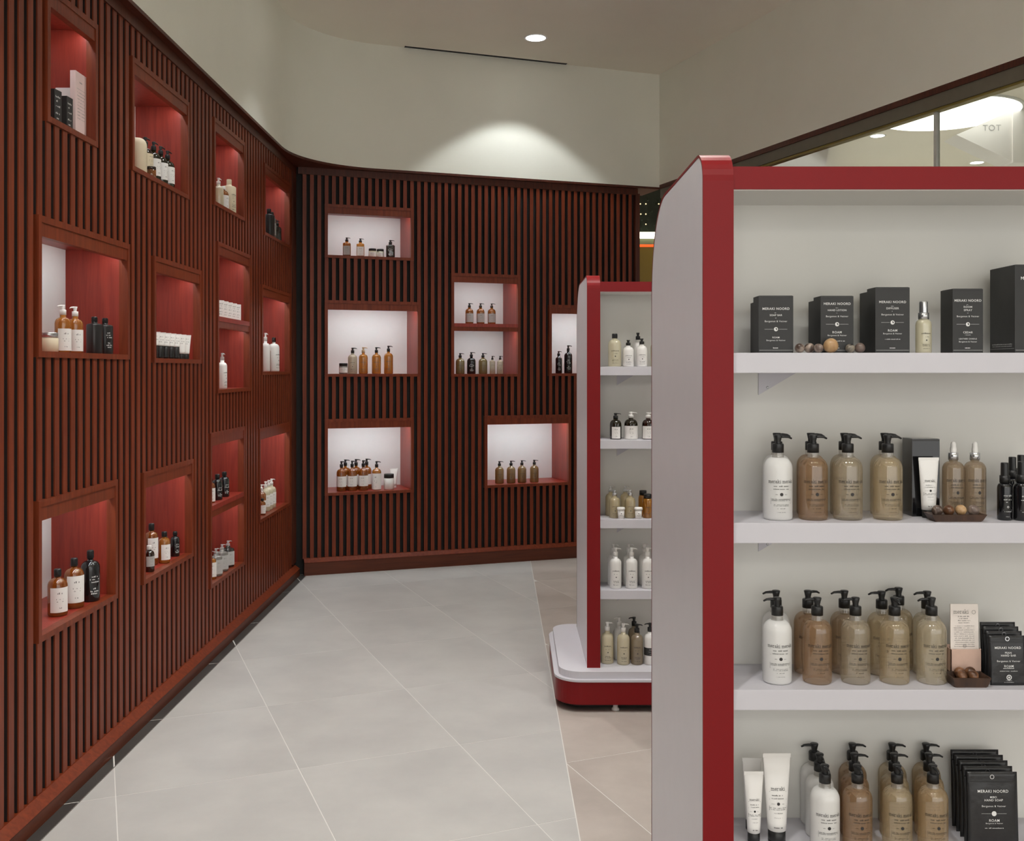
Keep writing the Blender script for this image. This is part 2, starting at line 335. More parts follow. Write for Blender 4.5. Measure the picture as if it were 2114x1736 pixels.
NICHE_NAMES = ['leftmost top-row niche, narrow, holding a pink carton', 'second top-row niche, holding dark labelled bottles', 'third top-row niche, holding cream bottles', 'fourth top-row niche, beside the corner',
  'leftmost middle-row niche, holding amber and black bottles', 'second middle-row niche, holding a row of white tubes', 'double middle-row niche with a divider shelf', 'middle-row niche beside the corner',
  'leftmost bottom-row niche, holding three large bottles', 'second bottom-row niche, holding amber bottles', 'double bottom-row niche with a divider shelf', 'bottom-row niche beside the corner']
BACK_NAMES = ['small top niche of the back wall, holding jars and pumps', 'wide middle niche of the back wall beside the corner', 'double niche with divider in the middle of the back wall', 'back-wall niche partly hidden by the far shelf unit',
  'low niche of the back wall beside the corner', 'low niche of the back wall near the far shelf unit']
def niche(root, spec, depth, label, group, ledp, backmat='niche_back'):
    ua, ub, z0, z1 = spec[:4]; u0, u1 = min(ua, ub), max(ua, ub); w = u1-u0
    r = empty('display_niche', root.matrix_basis @ Vector(((u0+u1)/2, 0, z0)), root.rotation_euler[2]); tag(r, label, 'niche', group)
    H = z1-z0; hw = w/2; fw = .024; fb = .022; F0, F1 = -.034, .005
    obj('frame_side', MB().box(-hw, -hw+fw, F0, F1, 0, H), 'mahogany', r); obj('frame_side', MB().box(hw-fw, hw, F0, F1, 0, H), 'mahogany', r)
    obj('frame_top', MB().box(-hw+fw, hw-fw, F0, F1, H-.024, H), 'mahogany', r); obj('frame_sill', MB().box(-hw+fw, hw-fw, F0, F1, 0, fb), 'mahogany', r)
    obj('side_panel', MB().box(-hw+.004, -hw+fw-.002, -depth, F0, 0, H), 'niche_wood', r); obj('side_panel', MB().box(hw-fw+.002, hw-.004, -depth, F0, 0, H), 'niche_wood', r)
    obj('back_panel', MB().box(-hw, hw, -depth-.012, -depth, 0, H), backmat, r)
    comps = [(0, H)]
    if len(spec) > 4: comps = [(0, spec[4]-z0), (spec[5]-z0, H)]
    for k, (a, b) in enumerate(comps):
        f = fb if k == 0 else 0.0
        obj('shelf_board', MB().box(-hw+fw, hw-fw, -depth, F0 if k == 0 else F1-.001, a if k == 0 else a-.028, a+f), 'niche_wood', r)
        top = b-.024 if b == H else b
        obj('valance', MB().box(-hw+fw, hw-fw, -.026, .001, (top-.05) if b == H else top, top if b == H else top+.042), 'mahogany', r)
        ceil = top if b == H else b
        obj('ceiling_board', MB().box(-hw+fw, hw-fw, -depth, -.026, ceil-.004 if b == H else ceil+.02, ceil if b == H else ceil+.036), 'niche_wood', r)
        zt = ceil-.006 if b == H else ceil+.018
        obj('led_strip', MB().box(-hw+fw+.02, hw-fw-.02, -.042, -.034, zt-.004, zt), 'led', r)
        ld = bpy.data.lights.new('led_light', 'AREA'); ld.shape = 'RECTANGLE'; ld.size = w-.1; ld.size_y = .012; ld.energy = ledp*w*(b-a)/.5; ld.color = (.86, .96, 1)
        lo = bpy.data.objects.new('led_light', ld); link(lo, r); lo.location = (0, -.045, zt-.008); lo.rotation_euler = (math.radians(-18), 0, 0)
    return r
bpy.context.view_layer.update()
for sp, nm in zip(LN, NICHE_NAMES): niche(wl, sp, .27, nm, 'niches in the left slat wall', LED_W)
for sp, nm in zip(BNI, BACK_NAMES): niche(wb, sp, .39, nm, 'niches in the back slat wall', LED_W*2.2)

# ------------------------------------------------------------------ soffits, ceiling, glass wall
RD = Vector((-.349, .937)).normalized()
RC = (1.29, 8.86)                       # back/right soffit corner
sl = -1.645
s0 = Vector((BO[0]+BN[0]*.045, BO[1]+BN[1]*.045))
k = (sl-s0.x)/BD.x; cor = Vector((sl, s0.y+BD.y*k))
turn = math.acos(Vector((0, 1)).dot(BD)); tl_ = .60; rad = tl_/math.tan(turn/2)
c0 = (sl+rad, cor.y-tl_)
path = [(sl, -3.0), (sl, 2.0)] + [(c0[0]-rad*math.cos(turn*i/14), c0[1]+rad*math.sin(turn*i/14)) for i in range(15)]
k2 = (Vector(RC)-s0).dot(BD); RC = (s0.x+BD.x*k2, s0.y+BD.y*k2)
path2 = path + [RC]
def soffit(name, pts, off, z0, z1, mat, label, smooth=True):
    n = len(pts); out = []
    for i, p in enumerate(pts):
        a, b = Vector(pts[max(i-1, 0)]), Vector(pts[min(i+1, n-1)]); d = (b-a).normalized(); out.append((p[0]-d.y*off, p[1]+d.x*off))
    mb = MB(); vs = [(p[0], p[1], z) for z in (z0, z1) for p in pts]; mb.add(vs, [(i+1, i, n+i, n+i+1) for i in range(n-1)], smooth)
    vs = [(p[0], p[1], z0) for p in pts] + [(p[0], p[1], z0) for p in out]; mb.add(vs, [(i, i+1, n+i+1, n+i) for i in range(n-1)])
    vs = [(p[0], p[1], z) for z in (z0, z1) for p in out]; mb.add(vs, [(i, i+1, n+i+1, n+i) for i in range(n-1)])
    return struct(obj(name, mb, mat), label)
soffit('wall_upper', path2, .35, SOF+.012, CEIL+.02, 'plaster', 'curved white plaster wall above the slats')
soffit('trim_2', path2, .34, SOF-.006, SOF+.012, 'mahogany_dark', 'dark wooden underside board below the plaster wall', False)
RE = (RC[0]-RD.x*11.5, RC[1]-RD.y*11.5)
def rbox(a, b, t0, t1, z0, z1):
    """box along a->b, from offset t0 to t1 to the outer (right) side"""
    d = (Vector(b)-Vector(a)).normalized(); n = Vector((d.y, -d.x))
    P = [Vector(a)+n*t0, Vector(b)+n*t0, Vector(b)+n*t1, Vector(a)+n*t1]
    return MB().prism([p[:] for p in P][::-1], z0, z1)
RCb = (RC[0]-BN[0]*.0, RC[1]-BN[1]*.0)
struct(obj('wall_right', rbox(RC, RE, -.0, -.28, SOF+.032, CEIL+.02), 'plaster'), 'white plaster bulkhead above the glazed right side')
gl = struct(empty('window_1', (0, 0, 0)), 'frameless glazed shopfront below the right bulkhead')
obj('wood_strip', rbox(RC, RE, -.0, -.28, SOF-.004, SOF+.032), 'mahogany_dark', gl)
obj('head_rail', rbox(RC, RE, -.01, -.09, SOF-.082, SOF-.004), 'rail_metal', gl)
obj('gold_channel', rbox(RC, RE, -.02, -.075, SOF-.096, SOF-.082), 'goldframe', gl)
Lr = (Vector(RE)-Vector(RC)).length; dr = (Vector(RE)-Vector(RC)).normalized(); nr = Vector((dr.y, -dr.x))
marks = [0.02, .30, 1.32, 3.22, 5.2, 7.2, 9.2, 11.3]
for a, b in zip(marks, marks[1:]):
    pa, pb = Vector(RC)+dr*(a+.008), Vector(RC)+dr*(b-.008)
    obj('pane', rbox(pa, pb, -.045, -.053, .01, SOF-.085), 'glass', gl)
for a in marks:
    p = Vector(RC)+dr*a
    obj('mullion', rbox(p-dr*.010, p+dr*.010, -.035, -.063, 0, SOF-.09), 'goldframe' if a < .5 else 'steel', gl)
obj('sill_channel', rbox(RC, RE, -.025, -.073, 0, .02), 'steel', gl)
ceiling = struct(obj('ceiling', MB().box(-2.1, 7.6, -6.2, 15.6, CEIL, CEIL+.1), 'ceilpaint'), 'plain off-white ceiling')
# air slot in the ceiling
sv = empty('air_slot', (-.20, 8.32, CEIL)); sv.rotation_euler[2] = math.atan2(BD.y, BD.x); tag(sv, 'long thin dark air slot in the ceiling near the back wall', 'vent')
obj('slot_recess', MB().box(-.70, .70, -.030, .030, -.0015, .0), 'slot', sv)
for y in (-.0325, .0325): obj('slot_edge', MB().box(-.70, .70, y-.0025, y+.0025, -.003, 0), 'ceilpaint', sv)
def downlight(x, y, z, watts, angle, blend, label, group, r=.088, soft=.05, aim=None, col=(1, .985, .955)):
    d = empty('downlight', (x, y, z)); tag(d, label, 'downlight', group)
    obj('trim_ring', MB().lathe([(r*.86, 0), (r*.86, -.004), (r*.98, -.006), (r+.004, -.003), (r+.004, 0)], 28), 'reflector', d)
    obj('reflector', MB().lathe([(r*.5, -.0012), (r*.88, -.0040)], 28), 'lamp', d)
    obj('lens', MB().lathe([(0, -.0045), (r*.5, -.0035), (r*.52, -.001)], 28), 'lamp', d)
    l = bpy.data.lights.new('lamp', 'SPOT'); l.energy = watts; l.spot_size = math.radians(angle); l.spot_blend = blend; l.shadow_soft_size = soft; l.color = col
    o = bpy.data.objects.new('lamp', l); link(o, d); o.location = (0, 0, -.06)
    if aim: o.rotation_euler = aim
    return d
downlight(.185, 7.87, CEIL, SCALLOP_W, 100, .18, 'lit round ceiling downlight near the back wall', 'ceiling downlights', col=(.93, .97, 1))
downlight(-1.05, 6.45, CEIL, SCALLOP_W*.45, 78, .35, 'round ceiling downlight above the left slat wall near the corner', 'ceiling downlights', col=(.93, .97, 1))
for x, y, q in ((-.35, 4.6, 1), (-.35, 2.7, 1), (-.35, .8, 1), (.75, 3.75, .8), (.95, .45, .35), (-.2, 6.3, .9), (1.75, 3.75, .8), (-.75, -1.2, .8), (1.9, .45, .35), (.9, -1.4, .5)):  # unseen downlights added to brighten floor and shelves
    downlight(x, y, CEIL, SPOT_W*q, 108, .7, 'added unseen ceiling downlight above the shop aisle, for general brightness', 'added aisle downlights', soft=.07)

# ------------------------------------------------------------------ the mall beyond the glass
struct(obj('wall_far', MB().box(1.2, 7.6, 15.2, 15.4, 0, CEIL), 'mallpaint'), 'pale wall of the mall passage beyond the glass')
struct(obj('wall_side', MB().box(7.2, 7.4, -3.2, 15.4, 0, CEIL), 'mallpaint'), 'pale side wall of the mall passage')
struct(obj('wall_rear', MB().box(-2.2, 1.15, 10.7, 10.8, 0, CEIL), 'mallpaint'), 'plain wall behind the slat wall')
cd = empty('disc_lamp', (4.37, 10.15, CEIL)); tag(cd, 'large round glowing ceiling disc beyond the glass', 'ceiling light')
obj('diffuser', MB().lathe([(0, -.03), (.67, -.03), (.68, -.02)], 48), 'disc', cd); obj('rim', MB().lathe([(.68, -.02), (.70, -.02), (.70, 0)], 48), 'reflector', cd)
for px_, py_ in ((-.9, -5.2), (1.6, -5.2)):  # unseen discs added to light the fronts and give reflections
    dl = empty('disc_lamp', (px_, py_, CEIL)); tag(dl, 'added unseen glowing ceiling disc behind the camera, lighting the shelf fronts', 'ceiling light', 'added fill discs behind the camera')
    obj('diffuser', MB().lathe([(0, -.03), (.67, -.03), (.68, -.02)], 48), 'disc_fill', dl); obj('rim', MB().lathe([(.68, -.02), (.70, -.02), (.70, 0)], 48), 'reflector', dl)
downlight(4.04, 11.16, CEIL, SPOT_W*.9, 110, .6, 'small bright downlight beside the glowing disc beyond the glass', None, r=.085)
downlight(5.6, 8.2, CEIL, SPOT_W*1.7, 120, .7, 'added mall passage downlight, unseen behind the bulkhead', None)  # this and the next two: added to bounce light into the shop
downlight(5.8, 12.6, CEIL, SPOT_W*1.7, 120, .7, 'added mall passage downlight behind the sign box', None)
downlight(3.0, 13.0, CEIL, SPOT_W*1.7, 120, .7, 'added mall passage downlight near the far wall', None)
sb = empty('sign_box', (4.95, 10.0, 3.67)); tag(sb, 'white wedge-shaped hanging sign beyond the glass', 'sign')
obj('sign_body', (lambda m: (setattr(m, 'v', [(x, y, z) for x, z, y in m.v]), m)[1])(MB().prism([(-.55, .26), (0, .50), (.0, 0)][::-1], 0, .30)), 'mallwhite', sb)
obj('sign_side', MB().box(.0, .30, -.02, .32, -.02, .52), 'mallwhite', sb)

# ---- kiosk front seen in the gap beside the back wall
kk = empty('kiosk', (1.75, 11.2, 0)); tag(kk, 'olive kiosk with glowing white band and red stripe beyond the glass', 'kiosk')
obj('lower_panel', MB().box(-.75, .75, -.30, .30, 0, 2.93), 'oliveglass', kk); obj('red_stripe', MB().box(-.755, .755, -.305, .305, 2.93, 2.955), 'neon', kk)
obj('pale_band', MB().box(-.75, .75, -.30, .30, 2.955, 3.02), 'palegreen', kk)
obj('light_band', MB().prism(roundrect(-.78, .78, -.34, .34, .08), 3.035, 3.085), 'kioskglow', kk)
obj('dark_panel', MB().box(-.70, .70, -.25, .25, 3.085, 4.15), 'darkglass', kk)
for bx_, bz in ((-.36, 3.40), (-.30, 3.40), (-.355, 3.29), (-.30, 3.29), (-.30, 3.18), (-.16, 3.40)):  # glowing dots stand in for lights reflected in the dark panel
    obj('reflection_dot', MB().lathe([(0, -.008), (.006, -.005), (.008, 0), (.006, .005), (0, .008)], 8), 'reflection_dot', kk, (bx_, -.26, bz))

# ------------------------------------------------------------------ lettering helpers
_tc = {}
def text_geo(body, size, bold=0):
    key = (body, round(size, 5), bold)
    if key not in _tc:
        c = bpy.data.curves.new('t', 'FONT'); c.body = body; c.size = size; c.align_x = 'CENTER'; c.resolution_u = 3; c.offset = bold*size; c.space_character = 1.12
        o = bpy.data.objects.new('t', c); me = bpy.data.meshes.new_from_object(o)
        _tc[key] = ([v.co[:2] for v in me.vertices], [tuple(p.vertices) for p in me.polygons])
        bpy.data.objects.remove(o); bpy.data.meshes.remove(me); bpy.data.curves.remove(c)
    return _tc[key]
def put(mb, body, x, z, size, bold=0):
    vs, fs = text_geo(body, size, bold); mb.add([(x+a, 0, z+b) for a, b in vs], fs)
def stroke(mb, pts, t, ox, oz, sc):
    for (ax, az), (bx, bz) in zip(pts, pts[1:]):
        d = Vector((bx-ax, bz-az))
        if d.length < 1e-6: continue
        d.normalize(); n = Vector((-d.y, d.x))*t/2; e = d*t*.3
        q = [(ax-e.x-n.x, az-e.y-n.y), (bx+e.x-n.x, bz+e.y-n.y), (bx+e.x+n.x, bz+e.y+n.y), (ax-e.x+n.x, az-e.y+n.y)]
        mb.add([(ox+p[0]*sc, 0, oz+p[1]*sc) for p in q], [(0, 1, 2, 3)])
def A(cx, cz, r, a0, a1, n=7, ry=None): return [(cx+r*math.cos(math.radians(a0+(a1-a0)*i/n)), cz+(ry or r)*math.sin(math.radians(a0+(a1-a0)*i/n))) for i in range(n+1)]
SLAB = {'m': (1.5, [[(.2, 0), (.2, .95), (.02, .95)], [(.2, .62)] + A(.47, .68, .25, 150, 0) + [(.72, 0)], [(.72, .62)] + A(.99, .68, .25, 150, 0) + [(1.24, 0)], [(.02, 0), (.38, 0)], [(.56, 0), (.88, 0)], [(1.08, 0), (1.42, 0)]]),
        'e': (1.0, [[(.12, .52), (.82, .52)] + A(.47, .5, .36, 0, 320, 12, .48)]),
        'r': (.85, [[(.2, 0), (.2, .95), (.02, .95)], [(.2, .55)] + A(.5, .6, .3, 170, 50, 6, .36), [(.02, 0), (.46, 0)]]),
        'a': (1.0, [[(.16, .8)] + A(.42, .66, .28, 140, 0, 6, .3) + [(.70, .1), (.9, 0)], A(.42, .28, .28, 70, 330, 9, .26)]),
        'k': (1.0, [[(.2, 0), (.2, 1.5), (.02, 1.5)], [(.2, .42), (.72, .95)], [(.42, .62), (.78, 0)], [(.02, 0), (.38, 0)], [(.58, .95), (.9, .95)], [(.64, 0), (.96, 0)]]),
        'i': (.55, [[(.28, 0), (.28, .95), (.08, .95)], [(.08, 0), (.48, 0)], [(.27, 1.28), (.27, 1.40)]])}
def slab(mb, word, cx, z, sc, t=.12):
    w = sum(SLAB[c][0] for c in word); x = cx - w*sc/2
    for c in word:
        for st in SLAB[c][1]: stroke(mb, st, t, x, z, sc)
        x += SLAB[c][0]*sc
def slabw(word, sc): return sum(SLAB[c][0] for c in word)*sc
def micro(mb, cx, w, z, h, rnd, fill=.82):
    x = cx-w/2
    while x < cx+w/2-h*.5:
        ww = h*rnd.uniform(.45, .75); hh = h*rnd.choice((.65, .7, .75, 1.0, .7))
        if rnd.random() < fill: mb.quad(x, x+ww*.7, z, z+hh)
        x += ww+h*.12
def hline(mb, cx, w, z, t): mb.quad(cx-w/2, cx+w/2, z-t/2, z+t/2)
def disc(mb, cx, z, r, n=14): mb.add([(cx+r*math.cos(2*PI*i/n), 0, z+r*math.sin(2*PI*i/n)) for i in range(n)], [tuple(range(n))])
def ringm(mb, cx, z, r0, r1, n=16):
    vs = [(cx+r*math.cos(2*PI*i/n), 0, z+r*math.sin(2*PI*i/n)) for r in (r0, r1) for i in range(n)]
    mb.add(vs, [(i, n+i, n+(i+1) % n, (i+1) % n) for i in range(n)])
def frame(mb, cx, w, z0, z1, t):
    hline(mb, cx, w, z0, t); hline(mb, cx, w, z1, t); mb.quad(cx-w/2-t/2, cx-w/2+t/2, z0, z1); mb.quad(cx+w/2-t/2, cx+w/2+t/2, z0, z1)
def bend(mb, R):
    mb.v = [(R*math.sin(x/R), -R*math.cos(x/R), z) for x, y, z in mb.v]; return mb
def at_y(mb, y0): mb.v = [(x, y0, z) for x, y, z in mb.v]; return mb
def print_bottle(R, hb, words=2, seed=1):
    """the main shelf-bottle print: word mark, small lines, emblem disc, framed lines"""
    rnd = random.Random(seed); mb = MB(); k = hb/.131
    sc = .0049*k
    if words == 2: slab(mb, 'meraki', -.0150*k, .0795*k, .0046*k, .15); slab(mb, 'meraki', .0150*k, .0795*k, .0046*k, .15)
    else: slab(mb, 'meraki', 0, .0795*k, sc*1.15, .15)
    wd = .046*k if words == 2 else .034*k
    hline(mb, 0, wd, .0772*k, .0004); micro(mb, 0, wd*.72, .0716*k, .0027, rnd); hline(mb, 0, wd, .0642*k, .0003); micro(mb, 0, wd*.75, .0656*k, .0022, rnd)
    disc(mb, 0, .0555*k, .0036*k); micro(mb, -.010*k, .006*k, .0548*k, .0013, rnd, .5); micro(mb, .010*k, .006*k, .0548*k, .0013, rnd, .5)
    frame(mb, 0, wd, .0355*k, .0475*k, .0003)
    for z in (.0445, .0418): micro(mb, 0, wd*.93, z*k, .0018, rnd)
    for z in (.0335, .0308): micro(mb, 0, wd*.7, z*k, .0015, rnd)
    micro(mb, 0, wd*.36, .0250*k, .0020, rnd); micro(mb, 0, wd*.4, .0175*k, .0012, rnd, .5)
    return mb
CART = {'soap': [('SOAP BAR', .0042)], 'lotion': [('HAND LOTION', .0042)], 'diffuser': [('DIFFUSER', .0046)], 'room': [('ROOM', .0046), ('SPRAY', .0046)], 'big': [('SCENTED', .0055)]}
def print_carton(kind, w, h):
    rnd = random.Random(hash(kind) % 99 if False else len(kind)); mb = MB()
    big = kind == 'big'
    zt = {'soap': .755, 'lotion': .845, 'diffuser': .76, 'room': .80, 'big': .83}[kind]*h
    put(mb, 'MERAKI NOORD', 0, zt, .0070 if not big else .0095, .012)
    z = zt-.007
    micro(mb, 0, .006, z, .0013, rnd); z -= .006
    for t, s in CART[kind]: put(mb, t, 0, z, s*1.25, .01); z -= .0068
    micro(mb, 0, .003, z+.002, .0012, rnd); z -= .006
    put(mb, 'Bergamot & Vetiver', 0, z, .0052); z -= .015
    hline(mb, -.0148, .018, z, .0004); hline(mb, .0148, .018, z, .0004); disc(mb, 0, z, .0044)
    z -= .019
    if kind == 'room':
        put(mb, 'CEDAR', 0, z, .0058, .01); micro(mb, 0, .012, z-.004, .0013, rnd); z -= .013
        put(mb, 'LEATHER CANDLE', 0, z, .0042); put(mb, 'Bergamot & Vetiver', 0, z-.006, .0042)
    else:
        put(mb, 'ROAM', 0, z, .0066 if kind != 'soap' else .005, .01); put(mb, 'Bergamot & Vetiver', 0, z-.0058, .0044)
        if kind in ('lotion', 'diffuser'): micro(mb, 0, .034, z-.017, .0018, rnd)
    micro(mb, 0, .012, .0095, .0026, rnd, 1); hline(mb, 0, w-.003, .0058, .0004)
    return mb
def emblem_cut(mb, z, r): # small dark mark set into the white carton disc
    mb.add([(r*.55*math.cos(a), 0, z+r*.55*math.sin(a)) for a in [math.radians(x) for x in range(-60, 121, 20)]], [tuple(range(10))])

st = MB(); put(st, 'TOT', 0, 0, .085); so = obj('lettering', st, 'greylabel', sb, (-.2, -.003, .30))
# ------------------------------------------------------------------ products
def bottle(x, y, z, rot, H, Wd, o, name='bottle'):
    R = Wd/2; cap = o.get('cap', 'pump'); big = o.get('big', 0); seg = 28 if big else 16
    shape = o['shape']; power = 5.0 if shape == 'square' else 2.0
    if power > 2: R *= .94
    nm = {'pump': 'pump_bottle', 'screw': 'capped_bottle', 'dropper': 'dropper_bottle', 'spray': 'spray_bottle', 'disc': 'capped_bottle', 'none': 'wrapped_bottle'}[cap]
    r = empty(nm, (x, y, z), math.radians(rot))
    hb = {'pump': .735, 'screw': .82, 'dropper': .735, 'spray': .64, 'disc': .84, 'none': .99}[cap]*H
    if shape == 'apoth': hb = .80*H
    hs = max(hb-R*(.80 if shape != 'square' else .30), hb*.62); rn = min(R*.40, .0115) if shape != 'square' else R*.38
    if cap == 'spray': rn = R*.62
    if cap == 'disc': rn = R*.72
    nk = {'pump': .062, 'screw': .04, 'dropper': .03, 'spray': .02, 'disc': .02, 'none': .002}[cap]*H
    if cap == 'none': rn = R*.25
    def body():
        p = [(0, .0), (R*.84, 0), (R*.95, R*.04), (R, R*.16), (R, hs)]
        n = 8 if big else 5
        for i in range(1, n+1):
            a = PI/2*i/n; p.append((rn+(R-rn)*math.cos(a), hs+(hb-hs)*math.sin(a)))
        if not o.get('clearneck'): p += [(rn, hb+nk)]
        return MB().lathe(p + [(0, hb+nk if not o.get('clearneck') else hb)], seg, power)
    obj('bottle_body', cached(('body', shape, round(H, 3), round(R, 4), cap, big, o.get('clearneck', 0)), body), o['m'], r)
    if o.get('clearneck'):
        obj('neck', cached(('neck', round(H, 3), round(R, 4)), lambda: MB().lathe([(rn*1.25, hb-.004), (rn*1.02, hb+.002), (rn, hb+nk)], seg)), 'clearneck', r)
    z1 = hb+nk; cm = o.get('cm', 'black')
    if cap == 'pump':
        hc, cr = .10*H, max(rn*1.06, .0085 if big else R*.36)
        obj('collar', cached(('collar', round(H, 3), round(cr, 4), round(z1, 4)), lambda: MB().lathe([(0, z1-.001), (cr, z1-.001), (cr, z1+hc*.9), (cr*.93, z1+hc), (cr*.5, z1+hc*1.02), (0, z1+hc*1.02)], 20 if big else 12)), cm, r)
        zz = z1+hc; top = H
        def head():
            mb = MB().lathe([(cr*.52, zz), (cr*.50, zz+(top-zz)*.25), (cr*.62, zz+(top-zz)*.6), (cr*.74, top-.0012), (cr*.66, top), (0, top)], 14 if big else 10)
            L = R*1.0 if big else R*.95; t = (top-zz)*.17
            mb.tube([(0, 0, top-t*1.25), (L*.45, 0, top-t*1.15), (L*.75, 0, top-t*1.4), (L*.97, 0, top-t*2.5)], [(cr*.42, t), (cr*.34, t*.95), (cr*.26, t*.8), (cr*.2, t*.6)], 8); return mb
        hd = obj('pump_head', cached(('pump', round(H, 3), round(cr, 4), round(z1, 4), round(R, 4), big), head), cm, r)
        hd.rotation_euler[2] = math.radians({0: 0, 180: 180, 90: -90}.get(o.get('noz', 0), o.get('noz', 0)))
    elif cap in ('screw', 'disc'):
        cr = (rn*1.12 if cap == 'screw' else rn*1.08)
        def cp():
            p = [(0, z1), (cr, z1), (cr, H-.002), (cr*.92, H), (0, H)]; mb = MB().lathe(p, 18)
            if cap == 'screw':
                for i in range(18): a = 2*PI*i/18; mb.box(cr*math.cos(a)-.0006, cr*math.cos(a)+.0006, cr*math.sin(a)-.0006, cr*math.sin(a)+.0006, z1+.002, H-.004)
            return mb
        obj('cap', cached(('cap', cap, round(H, 3), round(cr, 4), round(z1, 4)), cp), cm, r)
    elif cap == 'dropper':
        obj('collar', MB().lathe([(0, z1-.001), (rn*1.15, z1-.001), (rn*1.15, z1+H*.085), (rn*.9, z1+H*.09), (0, z1+H*.09)], 18), 'silver', r)
        zb = z1+H*.09
        obj('dropper_bulb', MB().lathe([(rn*.72, zb), (rn*.72, zb+H*.05), (rn*.6, zb+H*.085), (rn*.62, zb+H*.11), (rn*.4, H-.001), (0, H)], 16), 'whiteplastic', r)
    elif cap == 'spray':
        hc = (H-z1)*.34; cr = rn*1.1
        obj('collar', MB().lathe([(0, z1-.001), (cr, z1-.001), (cr, z1+hc), (cr*.8, z1+hc*1.02), (0, z1+hc*1.02)], 20), cm, r)
        obj('spray_cap', MB().lathe([(cr*.78, z1+hc), (cr*.76, H-.002), (cr*.70, H), (0, H)], 20), cm, r)
    if 'label' in o:
        a0, a1 = o['label']; la = o.get('la', 1.05); lz0, lz1 = a0*hb+.002, min(a1*hb/.82*(hb/H+.18) if False else a1*H, hs*1.02)
        Rl = R+.0006
        if power == 2:
            def lab():
                n = 10; vs = [(Rl*math.sin(-la+2*la*i/n), -Rl*math.cos(-la+2*la*i/n), q) for q in (lz0, lz1) for i in range(n+1)]
                return MB().add(vs, [(i, i+1, n+2+i, n+1+i) for i in range(n)], True)
        else:
            def lab(): return MB().box(-R*.86, R*.86, -Rl-.0004, -R*.9, lz0, lz1)
        lb = obj('label', cached(('label', shape, round(R, 4), round(lz0, 4), round(lz1, 4), la), lab), o['lm'], r)
        def pr():
            rnd = random.Random(3); mb = MB(); hh = lz1-lz0; w = R*1.05
            micro(mb, 0, w*.55, lz0+hh*.74, hh*.075, rnd); micro(mb, 0, w*.8, lz0+hh*.52, hh*.04, rnd, .6); micro(mb, 0, w*.7, lz0+hh*.42, hh*.04, rnd, .6); micro(mb, 0, w*.4, lz0+hh*.16, hh*.05, rnd)
            return bend(mb, Rl+.0004) if power == 2 else at_y(mb, -Rl-.0008)
        obj('label_print', cached(('lprint', shape, round(R, 4), round(lz0, 4), round(lz1, 4)), pr), 'inkgrey' if o['lm'] != 'blackcard' else 'inkwhite', lb)
    pk = o.get('print')
    if pk:
        Rp = R+.0005
        def lett():
            if pk == 'main': return bend(print_bottle(R, .131*H/.179, 2, 4), Rp)
            if pk == 'rear': return bend(print_bottle(R, .131*H/.179, 2, 9), Rp)
            if pk == 'mini': return bend(print_bottle(R, .128, 2, 5).__class__() if False else scale_x(print_bottle(R, .128, 2, 5), .84), Rp)
            rnd = random.Random(6); mb = MB(); w = R*1.25
            if pk in ('dark',):
                micro(mb, 0, w, hs*.70, hs*.045, rnd, 1); hline(mb, 0, w*1.05, hs*.66, hs*.006); micro(mb, 0, w*.6, hs*.58, hs*.03, rnd); disc(mb, 0, hs*.47, R*.10, 8); hline(mb, 0, w, hs*.36, hs*.006)
                for q in (.30, .25, .15): micro(mb, 0, w*.8, hs*q, hs*.03, rnd, .8)
            elif pk == 'white':
                for q, ww in ((.74, .6), (.66, .9), (.58, .85), (.38, .35), (.30, .8), (.23, .7)): micro(mb, 0, w*ww, hs*q, hs*.045, rnd)
            elif pk == 'whitespray':
                put(mb, 'meraki', 0, hs*.78, .0058); micro(mb, 0, w*.9, hs*.66, .0026, rnd); micro(mb, 0, w*.4, hs*.58, .0026, rnd); ringm(mb, 0, hs*.44, .0014, .0022, 10); hline(mb, 0, w, hs*.34, .0004)
                micro(mb, 0, w*.9, hs*.28, .0018, rnd); micro(mb, 0, w*.4, hs*.12, .0016, rnd)
            if power != 2: return at_y(mb, -R-.0006)
            return bend(mb, Rp)
        obj('lettering', cached(('lett', pk, shape, round(R, 4), round(hs, 4)), lett), 'inkwhite' if pk in ('white', 'whitespray') else 'ink', r)
    return r
def scale_x(mb, k): mb.v = [(x*k, y, z) for x, y, z in mb.v]; return mb
